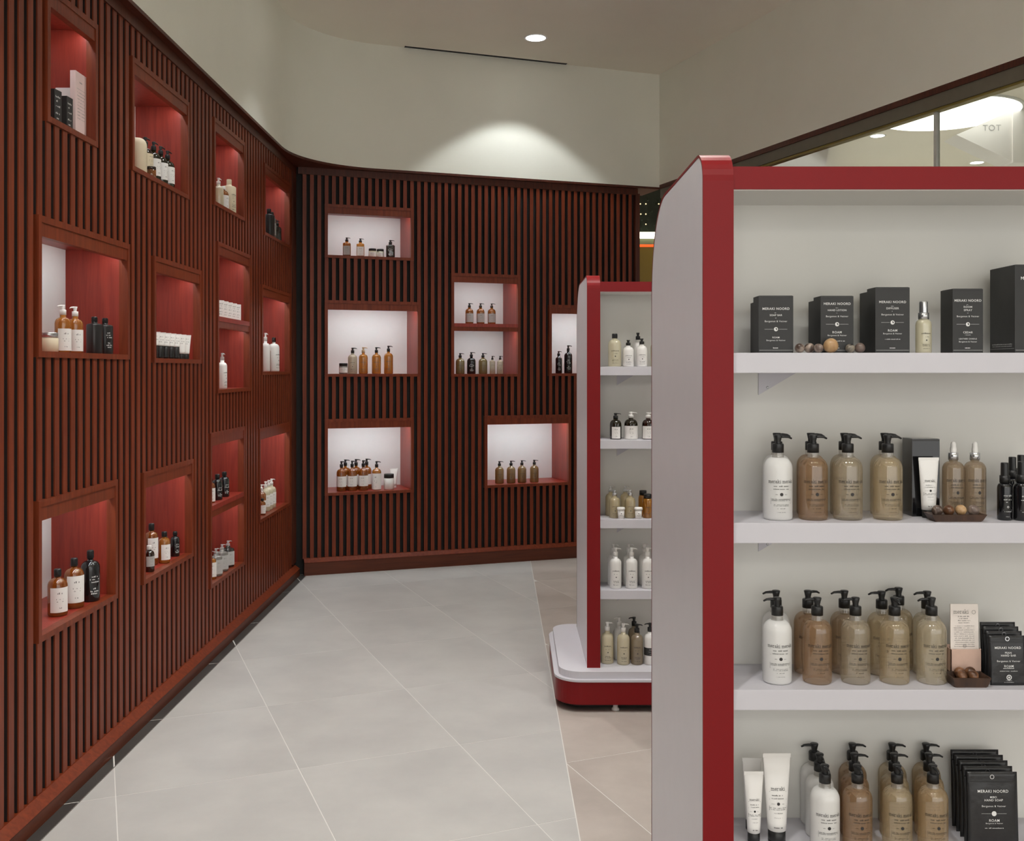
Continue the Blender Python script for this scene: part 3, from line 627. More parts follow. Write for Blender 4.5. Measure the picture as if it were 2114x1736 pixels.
def carton(x, y, z, rot, H, Wd, o):
    d = o['d']; r = empty('carton', (x, y, z), math.radians(rot))
    b = obj('carton_body', cached(('carton', round(Wd, 4), round(d, 4), round(H, 4)), lambda: bevelled(-Wd/2, Wd/2, -d/2, d/2, 0, H, .0007)), o['m'], r)
    obj('lid_flap', cached(('flap', round(Wd, 4), round(d, 4), round(H, 4)), lambda: MB().add([(-Wd/2+.001, -d/2-.0004, H-.004), (Wd/2-.001, -d/2-.0004, H-.004), (Wd/2-.002, -d/2+.001, H+.0006), (-Wd/2+.002, -d/2+.001, H+.0006), (Wd/2-.002, d/2-.001, H+.0006), (-Wd/2+.002, d/2-.001, H+.0006)], [(0, 1, 2, 3), (3, 2, 4, 5)])), o['m'], r)
    pk = o.get('print')
    if pk in CART:
        obj('lettering', at_y(print_carton(pk, Wd, H), -d/2-.0004), 'inkwhite', r)
        zt = {'soap': .755, 'lotion': .845, 'diffuser': .76, 'room': .80, 'big': .83}[pk]*H - .034 - .0068*len(CART[pk])
        em = MB(); emblem_cut(em, zt, .0044); obj('emblem_mark', at_y(em, -d/2-.0007), 'blackcard', r)
        if pk == 'big':
            mb = MB(); rnd = random.Random(2); micro(mb, 0, d*.8, .018, .0022, rnd, .9); micro(mb, 0, d*.8, .014, .0016, rnd, .9); hline(mb, 0, d*.96, .0095, .0004)
            sd = obj('side_print', mb, 'inkwhite', r, (-Wd/2-.0004, 0, 0)); sd.rotation_euler[2] = -PI/2
    elif pk:
        def pr():
            mb = MB(); rnd = random.Random(8)
            if pk == 'card':
                micro(mb, 0, Wd*.3, H*.84, .006, rnd, 1); hline(mb, 0, Wd*.8, H*.74, .0008)
                for q in range(9): micro(mb, 0, Wd*.7, H*(.68-q*.05), .004, rnd, .7)
            else:
                for q, w_ in ((.78, .7), (.66, .5), (.52, .6), (.32, .65), (.18, .4)): micro(mb, 0, Wd*w_, H*q, H*.055, rnd)
            return at_y(mb, -d/2-.0004)
        obj('lettering', cached(('cprint', pk, round(Wd, 4), round(d, 4), round(H, 4)), pr), {'card': 'inkgrey', 'dark': 'inkwhite', 'grey': 'inkgrey'}[pk], r)
    return r
def tube(x, y, z, rot, H, Wd, o):
    r = empty('cosmetic_tube', (x, y, z), math.radians(rot)); ch = o['caph']; R = Wd/2; rc = R*.62
    def body():
        vs = []; fs = []; n = 20; rows = 9
        for k in range(rows+1):
            t = k/rows; zz = ch+(H*.955-ch)*t; rx = rc*1.06+(R-rc*1.06)*t; ry = rc*1.06*(1-t)**.8+.0008
            for i in range(n): a = 2*PI*i/n; vs.append((rx*math.cos(a), ry*math.sin(a), zz))
        for k in range(rows):
            for i in range(n): j = (i+1) % n; fs.append((k*n+i, k*n+j, (k+1)*n+j, (k+1)*n+i))
        fs.append(tuple(range(n))[::-1]); return MB().add(vs, fs, True)
    obj('tube_body', cached(('tube', round(H, 4), round(R, 4), round(ch, 4)), body), o['m'], r)
    obj('crimp', cached(('crimp', round(H, 4), round(R, 4)), lambda: MB().box(-R, R, -.0008, .0008, H*.952, H)), o['m'], r)
    obj('cap', cached(('tcap', round(R, 4), round(ch, 4)), lambda: MB().lathe([(0, 0), (rc, 0), (rc, ch*.2), (rc*.97, ch*.22), (rc, ch*.26), (rc, ch*.98), (rc*.9, ch), (0, ch)], 20)), o['cm'], r)
    if o.get('print'):
        def pr():
            rnd = random.Random(5); mb = MB()
            if o['print'] == 2:
                w = Wd*.62; slab(mb, 'meraki', 0, H*.60, Wd*.50/5.9*1.0, .14); hline(mb, 0, w, H*.585, .0004); micro(mb, 0, w*.7, H*.54, H*.014, rnd); hline(mb, 0, w, H*.50, .0003); micro(mb, 0, w*.8, H*.507, H*.011, rnd)
                disc(mb, 0, H*.455, Wd*.055); micro(mb, -w*.28, w*.2, H*.45, H*.008, rnd, .6); micro(mb, w*.28, w*.2, H*.45, H*.008, rnd, .6); frame(mb, 0, w, H*.375, H*.425, .0003)
                for q in (.405, .388): micro(mb, 0, w*.95, H*q, H*.010, rnd)
                micro(mb, 0, w*.5, H*.35, H*.009, rnd); micro(mb, 0, w*.5, H*.30, H*.007, rnd, .6); micro(mb, 0, w*.55, H*.19, H*.018, rnd)
            else:
                for q, ww in ((.82, .5), (.70, .6), (.62, .3)): micro(mb, 0, Wd*ww, H*q, H*.035, rnd)
            out = []
            for px, py, pz in mb.v:
                t = min(1, max(0, (pz-ch)/(H*.955-ch))); rx = rc*1.06+(R-rc*1.06)*t; ry = rc*1.06*(1-t)**.8+.0008
                out.append((px, -ry*math.sqrt(max(0, 1-(px/rx)**2))-.0007, pz))
            mb.v = out; return mb
        obj('lettering', cached(('tprint', o['print'], round(H, 4), round(R, 4)), pr), 'ink' if o['print'] == 2 else 'inkgrey', r)
    return r
def jar(x, y, z, rot, H, Wd, o):
    r = empty('jar', (x, y, z), math.radians(rot)); R = Wd/2
    obj('jar_body', MB().lathe([(0, 0), (R*.9, 0), (R, R*.1), (R, H*.70), (R*.9, H*.74), (0, H*.74)], 20), o['m'], r)
    obj('lid', MB().lathe([(0, H*.74), (R*.97, H*.74), (R*.97, H*.97), (R*.92, H), (0, H)], 20), o['cm'], r)
    if o.get('label'):
        la = 1.1; Rl = R+.0006; n = 8; vs = [(Rl*math.sin(-la+2*la*i/n), -Rl*math.cos(-la+2*la*i/n), q) for q in (H*.12, H*.6) for i in range(n+1)]
        lb = obj('label', MB().add(vs, [(i, i+1, n+2+i, n+1+i) for i in range(n)], True), 'paper', r)
        mb = MB(); rnd = random.Random(2); micro(mb, 0, R, H*.42, H*.07, rnd); micro(mb, 0, R*.8, H*.26, H*.05, rnd); obj('label_print', bend(mb, Rl+.0004), 'inkgrey', lb)
    return r
def cup(x, y, z, rot, H, Wd, o):
    r = empty('small_cup', (x, y, z)); R = Wd/2
    obj('cup_body', MB().lathe([(0, 0), (R*.72, 0), (R*.86, H*.80), (R*.8, H*.8), (0, H*.78)], 18), o['m'], r); obj('lid', MB().lathe([(R*.86, H*.78), (R, H*.80), (R, H*.94), (R*.9, H), (0, H)], 18), o['m'], r)
    mb = MB(); disc(mb, 0, H*.48, R*.13, 8); micro(mb, 0, R*.8, H*.3, H*.05, random.Random(1)); obj('lettering', bend(mb, R*.815), 'ink', r); return r
def ball(x, y, z, rot, H, Wd, o):
    bm = bmesh.new(); bmesh.ops.create_icosphere(bm, subdivisions=3, radius=Wd/2); rnd = random.Random(int(x*1e4)); ph = [rnd.uniform(0, 6) for _ in range(3)]
    for v in bm.verts:
        n = v.co.normalized(); v.co *= 1+.03*math.sin(3*n.x+ph[0])*math.cos(2.5*n.z+ph[1])+.02*math.sin(4*n.y+ph[2])
    zm = min(v.co.z for v in bm.verts); mb = MB(); bm.verts.index_update(); mb.add([(v.co.x, v.co.y, v.co.z-zm) for v in bm.verts], [tuple(v.index for v in f.verts) for f in bm.faces], True); bm.free()
    return obj('wooden_ball', mb, o['m'], None, (x, y, z))
def tray(x, y, z, rot, H, Wd, o):
    r = empty('wooden_tray', (x, y, z)); d = o['d']; w = Wd/2; t = .0105
    def ring(i0, zz): return [(-w*i0, -d/2*i0, zz), (w*i0, -d/2*i0, zz), (w*i0, d/2*i0, zz), (-w*i0, d/2*i0, zz)]
    obj('tray_base', MB().prism(roundrect(-w*.86, w*.86, -d/2*.86, d/2*.86, .006), 0, t), 'traywood', r)
    vs = ring(.86, t*.2) + ring(1, H) + ring(.94, H) + ring(.80, t); fs = []
    for k_ in range(3):
        for i in range(4): j = (i+1) % 4; fs.append((k_*4+i, k_*4+j, k_*4+4+j, k_*4+4+i))
    obj('tray_rim', MB().add(vs, fs), 'traywood', r); return r
def pouch(x, y, z, rot, H, Wd, o):
    r = empty('foil_pouch' if o.get('zip') else 'foil_sachet', (x, y, z)); lean = math.radians(o['lean'])
    rnd = random.Random(int(y*1000)); th = .011 if o.get('zip') else .006
    def shape():
        vs = []; fs = []; nx, nz = 12, 16
        for side in (-1, 1):
            for k_ in range(nz+1):
                t = k_/nz
                for i in range(nx+1):
                    s_ = -1+2*i/nx; bul = th*(1-s_**4)*(math.sin(PI*min(1, t*1.12+.06))**.6 if t < .86 else 0)*(.75+.25*math.cos(5*s_+3*t))
                    vs.append((s_*Wd/2, side*(bul*.5+.0006), t*H))
        n = (nx+1)*(nz+1)
        for q in range(2):
            for k_ in range(nz):
                for i in range(nx):
                    a = q*n+k_*(nx+1)+i; f = (a, a+1, a+nx+2, a+nx+1); fs.append(f if q == 0 else f[::-1])
        mb = MB().add(vs, fs, True)
        bd = [i for i in range(nx+1)] + [k_*(nx+1)+nx for k_ in range(1, nz+1)] + [nz*(nx+1)+i for i in range(nx-1, -1, -1)] + [k_*(nx+1) for k_ in range(nz-1, 0, -1)]
        for a, b in zip(bd, bd[1:]+bd[:1]): mb.f.append((b, a, n+a, n+b)); mb.sm.append(False)
        return mb
    rb = lambda o_: setattr(o_, 'rotation_euler', (-lean, 0, 0))
    rb(obj('pouch_body', cached(('pouch', round(H, 3), round(Wd, 3)), shape), 'pouchfoil', r))
    hz = H*.935
    rb(obj('hang_hole', (lambda mb: (ringm(mb, 0, hz, .0032, .0048), at_y(mb, -.0014))[1])(MB()), 'silver', r))
    rb(obj('seal_band', MB().box(-Wd/2+.001, Wd/2-.001, -.0011, .0011, H*.865, H*.875), 'black', r))
    if o.get('print'):
        mb = MB(); rd = random.Random(4)
        if o['print'] == 'pouch':
            put(mb, 'MERAKI NOORD', 0, H*.735, .0080, .012); put(mb, 'MIBO', 0, H*.665, .0056, .01); put(mb, 'HAND SOAP', 0, H*.625, .0064, .01); put(mb, 'Bergamot & Vetiver', 0, H*.55, .0056)
            hline(mb, -.0165, .02, H*.465, .0004); hline(mb, .0165, .02, H*.465, .0004); disc(mb, 0, H*.465, .0052)
            put(mb, 'ROAM', 0, H*.36, .0074, .012); put(mb, 'Bergamot & Vetiver', 0, H*.33, .0040); micro(mb, 0, .04, H*.27, .0020, rd)
        else:
            put(mb, 'MERAKI NOORD', 0, H*.735, .0068, .012); put(mb, 'PEAN', 0, H*.64, .0054, .01); put(mb, 'HAND BAR', 0, H*.585, .0058, .01); put(mb, 'Bergamot & Vetiver', 0, H*.475, .0054)
            put(mb, 'ROAM', 0, H*.37, .0066, .012); micro(mb, 0, .024, H*.34, .0022, rd, 1); micro(mb, 0, .038, H*.285, .0016, rd); ringm(mb, 0, H*.165, .0038, .0056); disc(mb, 0, H*.165, .0022); micro(mb, 0, .012, H*.095, .0016, rd); micro(mb, 0, .02, H*.06, .0012, rd)
        mb.v = [(px, -(th*.5*(1-(2*px/Wd)**4)*(math.sin(PI*min(1, pz/H*1.12+.06))**.6 if pz < H*.86 else 0)+.0014), pz) for px, py, pz in mb.v]
        rb(obj('lettering', mb, 'inkwhite', r))
    return r
def holder(x, y, z, rot, H, Wd, o):
    r = empty('card_holder', (x, y, z)); w = Wd/2
    mb = MB().box(-w, w, -.006, -.0045, .018, .066).box(-w, w, .012, .0135, 0, .072).box(-w, -w+.0015, -.006, .0135, 0, .066).box(w-.0015, w, -.006, .0135, 0, .066).box(-w, w, -.006, .0135, 0, .018)
    obj('holder_box', mb, 'pinkboard', r)
    vs = [(-w*.93, .0, .02), (w*.93, .0, .02), (w*.93, .007, H), (-w*.86, .007, H), (-w*.93, .003, .02), (w*.93, .003, .02), (w*.93, .010, H), (-w*.86, .010, H)]
    c = obj('printed_card', MB().add(vs, [(0, 1, 2, 3), (5, 4, 7, 6), (3, 2, 6, 7), (1, 5, 6, 2), (4, 0, 3, 7), (0, 4, 5, 1)]), 'cardpaper', r)
    mb = MB(); rd = random.Random(3); slab(mb, 'meraki', -.006, H-.020, .0055, .13); ringm(mb, .021, H-.017, .0036, .0042); 
    for q in range(4): micro(mb, 0, .026-.002*(q % 2), H-.027-.0045*q, .0020, rd)
    for q in range(11): micro(mb, 0, .044, H-.047-.0043*q, .0016, rd, .85)
    ringm(mb, 0, .071, .0030, .0036); micro(mb, 0, .004, .0705, .002, rd)
    mb.v = [(px, .007*(pz-.02)/(H-.02)-.0006, pz) for px, py, pz in mb.v]; obj('lettering', mb, 'inkgrey', c); return r
MAKE = dict(bottle=bottle, box=carton, tube=tube, jar=jar, cup=cup, ball=ball, tray=tray, pouch=pouch, holder=holder)
def I(kind, x, y, z, rot, H, Wd, o, label, cat, group):
    tag(MAKE[kind](x, y, z, rot, H, Wd, o), label, cat, group)

# ------------------------------------------------------------------ display units
def gondola(x, y, shelves, label, width=1.40, depth=.77, th=.062):
    r = empty('shelf_unit', (x, y, 0)); tag(r, label, 'shelf unit', 'red-edged white shelf units')
    zb, zt = .185, 2.055; rf = .065; rr = .25
    prof = [(0, zb), (depth, zb)] + arc(depth-rr, zt-rr, rr, 0, PI/2, 12) + arc(rf, zt-rf, rf, PI/2, PI, 8)
    e = .006
    inner = [(e, zb), (depth-e, zb)] + arc(depth-rr, zt-rr, rr-e, 0, PI/2, 12) + arc(rf, zt-rf, rf-e, PI/2, PI, 8)
    for x0 in (0, width-th):
        p = obj('side_panel', MB().prism(inner, x0, x0+th, 'x'), 'gondola_grey', r)
        mb = MB(); pts = prof[1:] + prof[:1]; inn = inner[1:] + inner[:1]
        order = list(range(len(pts)))
        for a, b in zip(order, order[1:]):
            P, Q, p2, q2 = pts[a], pts[b], inn[a], inn[b]; xa, xb = x0-.0006, x0+th+.0006
            mb.add([(xa, *P), (xb, *P), (xb, *Q), (xa, *Q)], [(0, 3, 2, 1)], True)
            for xx in (xa, xb): mb.add([(xx, *P), (xx, *Q), (xx, *q2), (xx, *p2)], [(0, 1, 2, 3)])
        obj('edge_band', mb, 'red_lacquer', p)
    xi0, xi1 = th, width-th; sd = .20
    obj('back_panel', MB().box(xi0, xi1, sd, sd+.02, zb, 1.975), 'gondola_back', r); obj('back_panel', MB().box(xi0, xi1, depth-sd-.02, depth-sd, zb, 1.975), 'gondola_back', r)
    obj('top_board', MB().box(xi0, xi1, .012, depth-.012, 1.972, 1.985), 'gondola_back', r)
    for y0 in (.008, depth-.026): obj('header_rail', MB().box(xi0, xi1, y0, y0+.018, 1.974, 2.021), 'red_lacquer', r)
    obj('top_cover', MB().box(xi0, xi1, .026, depth-.026, 2.0, 2.012), 'gondola_white', r)
    for z in shelves:
        s = obj('shelf', bevelled(xi0, xi1, .014, sd, z-.042, z, .0015), 'gondola_white', r)
        for bx_ in (xi0+.10, xi1-.18):
            tri = [(sd, z-.042), (sd-.012, z-.042), (sd-.010, z-.05), (sd-.002, z-.092), (sd, z-.092)]
            obj('bracket', MB().add([(bx_, sd-.003, z-.042), (bx_+.085, sd-.003, z-.042), (bx_, sd-.003, z-.092), (bx_, sd, z-.042), (bx_+.085, sd, z-.042), (bx_, sd, z-.092)], [(0, 2, 1), (0, 3, 5, 2), (1, 2, 5, 4), (0, 1, 4, 3)]), 'gondola_white', s)
            obj('screw', MB().lathe([(0, .0), (.003, 0), (.0026, .0012), (0, .0014)], 8), 'steel', s, (bx_+.02, sd-.0035, z-.075)).rotation_euler[0] = PI/2
    b0, b1, c0_, c1_ = -.155, width+.155, -.085, depth+.085
    obj('deck', MB().prism(roundrect(b0+.022, b1-.022, c0_+.022, c1_-.022, .105, 10), .150, zb, smooth=False), 'gondola_white', r)
    obj('rim', MB().prism(roundrect(b0, b1, c0_, c1_, .125, 10), .142, .152), 'gondola_white', r)
    obj('plinth', MB().prism(roundrect(b0+.004, b1-.004, c0_+.004, c1_-.004, .122, 10), .036, .142), 'red_lacquer', r)
    obj('kick_recess', MB().prism(roundrect(b0+.03, b1-.03, c0_+.05, c1_-.05, .1, 8), .012, .036), 'kick', r)
    for fx in (.13, width-.13):
        for fy in (-.045, depth+.045): obj('levelling_foot', MB().lathe([(0, 0), (.018, 0), (.018, .008), (.012, .012), (.012, .037), (0, .037)], 14), 'reflector', r, (fx, fy, 0))
    return r
gondola(.394, 2.08, (1.636, 1.283, .937, .59), 'near tall white shelf unit with red edges, at the right of the picture')
gondola(.357, 4.80, (1.617, 1.267, .888, .55), 'far tall white shelf unit on a rounded red base')

# ------------------------------------------------------------------ goods: kind, x, y, z, turn, height, width, look, label, category, group
I('box',-1.7350,4.0400,2.5270,90,0.2580,0.1000,{'d': 0.022, 'm': 'pinkcard', 'print': 'card'},'tall pale pink carton in the leftmost top-row wall niche','box','goods in the leftmost top-row niche')
I('box',-1.7950,4.0650,2.5270,0,0.2050,0.0720,{'d': 0.03, 'm': 'whitecard'},'white carton behind the tall pink one in the leftmost top-row niche','box','goods in the leftmost top-row niche')
I('box',-1.7400,3.9350,2.5270,88,0.1350,0.0500,{'d': 0.035, 'm': 'blackcard', 'print': 'dark'},'small black printed carton next to the pink carton, leftmost top-row niche','box','goods in the leftmost top-row niche')
I('box',-1.7400,3.8350,2.5270,84,0.1350,0.0500,{'d': 0.035, 'm': 'blackcard', 'print': 'dark'},'small black carton at the near edge of the leftmost top-row niche','box','goods in the leftmost top-row niche')
I('bottle',-1.7600,4.7450,2.5120,70,0.1800,0.0860,{'shape': 'round', 'm': 'cream', 'cap': 'none'},'large cream wrapped bottle at near edge of second top-row niche','bottle','bottles in the second top-row niche')
I('bottle',-1.7600,4.8450,2.5120,70,0.2050,0.0740,{'shape': 'round', 'm': 'darkbrown', 'cap': 'pump', 'cm': 'black', 'label': (0.38, 0.72), 'lm': 'cream', 'la': 1.5},'dark pump bottle with cream wrap label in second top-row niche','bottle','bottles in the second top-row niche')
I('bottle',-1.7550,4.9450,2.5120,70,0.2050,0.0700,{'shape': 'round', 'm': 'olivedark', 'cap': 'pump', 'cm': 'black', 'label': (0.22, 0.58), 'lm': 'paper'},'dark bottle with white label in second top-row niche, nearest the cream-labelled one','bottle','bottles in the second top-row niche')
I('bottle',-1.7550,5.0450,2.5120,70,0.2050,0.0700,{'shape': 'round', 'm': 'olivedark', 'cap': 'pump', 'cm': 'black', 'label': (0.22, 0.58), 'lm': 'paper'},'dark bottle with white label in second top-row niche, middle of three','bottle','bottles in the second top-row niche')
I('bottle',-1.7550,5.1450,2.5120,70,0.2050,0.0700,{'shape': 'round', 'm': 'olivedark', 'cap': 'pump', 'cm': 'black', 'label': (0.22, 0.58), 'lm': 'paper'},'dark bottle with white label in second top-row niche, last of three','bottle','bottles in the second top-row niche')
I('jar',-1.7160,4.8050,2.5120,70,0.0550,0.0440,{'m': 'amber', 'cm': 'darkbrown'},'small dark amber jar at the front of second top-row niche','jar','bottles in the second top-row niche')
I('bottle',-1.7500,6.0210,2.5600,70,0.1850,0.0600,{'shape': 'round', 'm': 'creamclear', 'cap': 'pump', 'cm': 'whiteplastic'},'cream pump bottle with white pump in the third top-row niche','bottle','bottles in the third top-row niche')
I('bottle',-1.7450,6.1000,2.5600,70,0.1500,0.0660,{'shape': 'round', 'm': 'amber', 'cap': 'screw', 'cm': 'whiteplastic', 'label': (0.1, 0.62), 'lm': 'paper'},'amber bottle with white label in the third top-row niche','bottle','bottles in the third top-row niche')
I('bottle',-1.7450,6.2300,2.5600,70,0.2150,0.0740,{'shape': 'square', 'm': 'cream', 'cap': 'screw', 'cm': 'cream', 'print': 'dark'},'tall square cream bottle in the third top-row niche','bottle','bottles in the third top-row niche')
I('bottle',-1.7500,7.2700,2.5450,70,0.2150,0.0720,{'shape': 'square', 'm': 'black', 'cap': 'screw', 'cm': 'black'},'tall square black bottle in the fourth top-row niche','bottle','bottles in the fourth top-row niche')
I('bottle',-1.7500,7.3550,2.5450,70,0.2050,0.0620,{'shape': 'round', 'm': 'greyglass', 'cap': 'screw', 'cm': 'black', 'label': (0.2, 0.6), 'lm': 'greylabel'},'grey bottle beside the black bottle in the fourth top-row niche','bottle','bottles in the fourth top-row niche')
I('bottle',-1.7500,7.4400,2.5450,70,0.1700,0.0620,{'shape': 'round', 'm': 'greydark', 'cap': 'pump', 'cm': 'black'},'short dark grey bottle in the fourth top-row niche, middle','bottle','bottles in the fourth top-row niche')
I('bottle',-1.7500,7.5300,2.5450,70,0.1700,0.0620,{'shape': 'round', 'm': 'greydark', 'cap': 'pump', 'cm': 'black'},'short dark grey bottle in the fourth top-row niche, last before the corner','bottle','bottles in the fourth top-row niche')
I('jar',-1.7650,3.8450,1.6680,70,0.0750,0.0720,{'m': 'cream', 'cm': 'silver'},'cream jar with silver lid in the leftmost middle-row niche','jar','bottles in the leftmost middle-row niche')
I('bottle',-1.7500,3.9361,1.6680,48,0.1860,0.0600,{'shape': 'round', 'm': 'amberlight', 'cap': 'pump', 'cm': 'whiteplastic', 'label': (0.04, 0.5), 'lm': 'paper', 'noz': 200},'amber bottle with white pump, nearer the cream jar, leftmost middle-row niche','bottle','bottles in the leftmost middle-row niche')
I('bottle',-1.7500,4.0452,1.6680,48,0.1860,0.0600,{'shape': 'round', 'm': 'amberlight', 'cap': 'pump', 'cm': 'whiteplastic', 'label': (0.04, 0.5), 'lm': 'paper', 'noz': 200},'amber bottle with white pump, beside black bottles, leftmost middle-row niche','bottle','bottles in the leftmost middle-row niche')
I('bottle',-1.7450,4.2208,1.6680,60,0.1550,0.0560,{'shape': 'square', 'm': 'blacksatin', 'cap': 'screw', 'cm': 'black'},'square black bottle next to amber pumps in the leftmost middle-row niche','bottle','bottles in the leftmost middle-row niche')
I('bottle',-1.7450,4.3313,1.6680,60,0.1550,0.0560,{'shape': 'square', 'm': 'blacksatin', 'cap': 'screw', 'cm': 'black', 'print': 'white'},'square black lettered bottle, last in the leftmost middle-row niche','bottle','bottles in the leftmost middle-row niche')
I('tube',-1.7250,4.8700,1.6570,35,0.1280,0.0580,{'m': 'whiteplastic', 'cm': 'black', 'caph': 0.062, 'print': 1},'white tube with tall black cap, first in second middle-row niche','tube','tubes in the second middle-row niche')
I('tube',-1.7250,4.9480,1.6570,35,0.1280,0.0580,{'m': 'whiteplastic', 'cm': 'black', 'caph': 0.062, 'print': 1},'white tube with tall black cap, second in second middle-row niche','tube','tubes in the second middle-row niche')
I('tube',-1.7250,5.0260,1.6570,35,0.1280,0.0580,{'m': 'whiteplastic', 'cm': 'black', 'caph': 0.062, 'print': 1},'white tube with tall black cap, third in second middle-row niche','tube','tubes in the second middle-row niche')
I('tube',-1.7250,5.1040,1.6570,35,0.1280,0.0580,{'m': 'whiteplastic', 'cm': 'black', 'caph': 0.062, 'print': 1},'white tube with tall black cap, fourth in second middle-row niche','tube','tubes in the second middle-row niche')
I('tube',-1.7250,5.1820,1.6570,35,0.1280,0.0580,{'m': 'whiteplastic', 'cm': 'black', 'caph': 0.062, 'print': 1},'white tube with tall black cap, fifth in second middle-row niche','tube','tubes in the second middle-row niche')
I('tube',-1.7250,5.2600,1.6570,35,0.1280,0.0580,{'m': 'whiteplastic', 'cm': 'black', 'caph': 0.028, 'print': 1},'white tube with short black cap, sixth in second middle-row niche','tube','tubes in the second middle-row niche')
I('tube',-1.7250,5.3380,1.6570,35,0.1280,0.0580,{'m': 'whiteplastic', 'cm': 'black', 'caph': 0.028, 'print': 1},'white tube with short black cap, last in second middle-row niche','tube','tubes in the second middle-row niche')
I('box',-1.7250,5.9500,1.9100,50,0.1000,0.0500,{'d': 0.03, 'm': 'whitecard', 'print': 'grey'},'small white carton, first of five in upper half of double middle-row niche','box','cartons in the double middle-row niche')
I('box',-1.7250,6.0420,1.9100,50,0.1000,0.0500,{'d': 0.03, 'm': 'whitecard', 'print': 'grey'},'small white carton, second of five in upper half of double middle-row niche','box','cartons in the double middle-row niche')
I('box',-1.7250,6.1340,1.9100,50,0.1000,0.0500,{'d': 0.03, 'm': 'whitecard', 'print': 'grey'},'small white carton, third of five in upper half of double middle-row niche','box','cartons in the double middle-row niche')
I('box',-1.7250,6.2260,1.9100,50,0.1000,0.0500,{'d': 0.03, 'm': 'whitecard', 'print': 'grey'},'small white carton, fourth of five in upper half of double middle-row niche','box','cartons in the double middle-row niche')
I('box',-1.7250,6.3180,1.9100,50,0.1000,0.0500,{'d': 0.03, 'm': 'whitecard', 'print': 'grey'},'small white carton, last of five in upper half of double middle-row niche','box','cartons in the double middle-row niche')
I('bottle',-1.7500,6.1000,1.4880,70,0.2150,0.0580,{'shape': 'round', 'm': 'whiteplastic', 'cap': 'pump', 'cm': 'clearplastic', 'print': 'dark'},'lone white bottle in lower half of the double middle-row niche','bottle','bottles in the double middle-row niche')
I('bottle',-1.7500,7.1685,1.5890,70,0.2750,0.0660,{'shape': 'round', 'm': 'whiteplastic', 'cap': 'pump', 'cm': 'whiteplastic'},'tall white pump bottle in the middle-row niche by the corner','bottle','bottles in the middle-row niche by the corner')
I('bottle',-1.7650,7.2750,1.5890,70,0.2000,0.0520,{'shape': 'round', 'm': 'amber', 'cap': 'screw', 'cm': 'darkbrown'},'slim amber bottle between two white ones in the middle-row corner niche','bottle','bottles in the middle-row niche by the corner')
I('bottle',-1.7450,7.4000,1.5890,70,0.2500,0.0820,{'shape': 'round', 'm': 'whiteplastic', 'cap': 'screw', 'cm': 'darkbrown', 'print': 'dark'},'tall white bottle with dark cap in the middle-row niche by the corner','bottle','bottles in the middle-row niche by the corner')
I('bottle',-1.7680,3.9300,0.6470,40,0.1800,0.0730,{'shape': 'apoth', 'm': 'amber', 'cap': 'screw', 'cm': 'black', 'label': (0.1, 0.62), 'lm': 'paper'},'shorter amber bottle with white label, nearest in the leftmost bottom-row niche','bottle','bottles in the leftmost bottom-row niche')
I('bottle',-1.7600,4.0600,0.6470,40,0.1980,0.0750,{'shape': 'apoth', 'm': 'amber', 'cap': 'screw', 'cm': 'black', 'label': (0.14, 0.66), 'lm': 'paper'},'taller amber bottle with white label in the leftmost bottom-row niche','bottle','bottles in the leftmost bottom-row niche')
I('bottle',-1.7450,4.1800,0.6470,52,0.2080,0.0760,{'shape': 'apoth', 'm': 'blackgloss', 'cap': 'screw', 'cm': 'black', 'print': 'white'},'black lettered bottle beside amber ones in the leftmost bottom-row niche','bottle','bottles in the leftmost bottom-row niche')
I('bottle',-1.7850,5.0000,0.6370,48,0.2040,0.0620,{'shape': 'apoth', 'm': 'amber', 'cap': 'screw', 'cm': 'black', 'label': (0.2, 0.66), 'lm': 'paper'},'tallest amber bottle with white label in the second bottom-row niche','bottle','bottles in the second bottom-row niche')
I('bottle',-1.7350,4.8300,0.6370,48,0.1250,0.0480,{'shape': 'apoth', 'm': 'darkbrown', 'cap': 'screw', 'cm': 'whiteplastic', 'label': (0.25, 0.6), 'lm': 'greylabel'},'small brown bottle at near front of the second bottom-row niche','bottle','bottles in the second bottom-row niche')
I('bottle',-1.7400,5.0550,0.6370,48,0.1550,0.0560,{'shape': 'apoth', 'm': 'amberlight', 'cap': 'screw', 'cm': 'black', 'label': (0.12, 0.6), 'lm': 'paper'},'medium amber bottle with white label in the second bottom-row niche','bottle','bottles in the second bottom-row niche')
I('bottle',-1.7650,5.1450,0.6370,48,0.1150,0.0460,{'shape': 'apoth', 'm': 'darkbrown', 'cap': 'screw', 'cm': 'black', 'label': (0.15, 0.6), 'lm': 'paper'},'small dark bottle with white label in the second bottom-row niche','bottle','bottles in the second bottom-row niche')
I('bottle',-1.7450,5.2300,0.6370,52,0.1280,0.0460,{'shape': 'apoth', 'm': 'blackgloss', 'cap': 'screw', 'cm': 'black', 'print': 'white'},'small black lettered bottle, last in the second bottom-row niche','bottle','bottles in the second bottom-row niche')
I('bottle',-1.7400,5.8300,0.8350,48,0.1420,0.0520,{'shape': 'apoth', 'm': 'amber', 'cap': 'screw', 'cm': 'black', 'label': (0.06, 0.6), 'lm': 'paper'},'small amber bottle with white label, upper half of double bottom-row niche','bottle','bottles in the double bottom-row niche')
I('bottle',-1.7400,5.9650,0.8350,50,0.1500,0.0600,{'shape': 'apoth', 'm': 'blackgloss', 'cap': 'screw', 'cm': 'black', 'print': 'white'},'black bottle beside the amber one, upper half of double bottom-row niche','bottle','bottles in the double bottom-row niche')
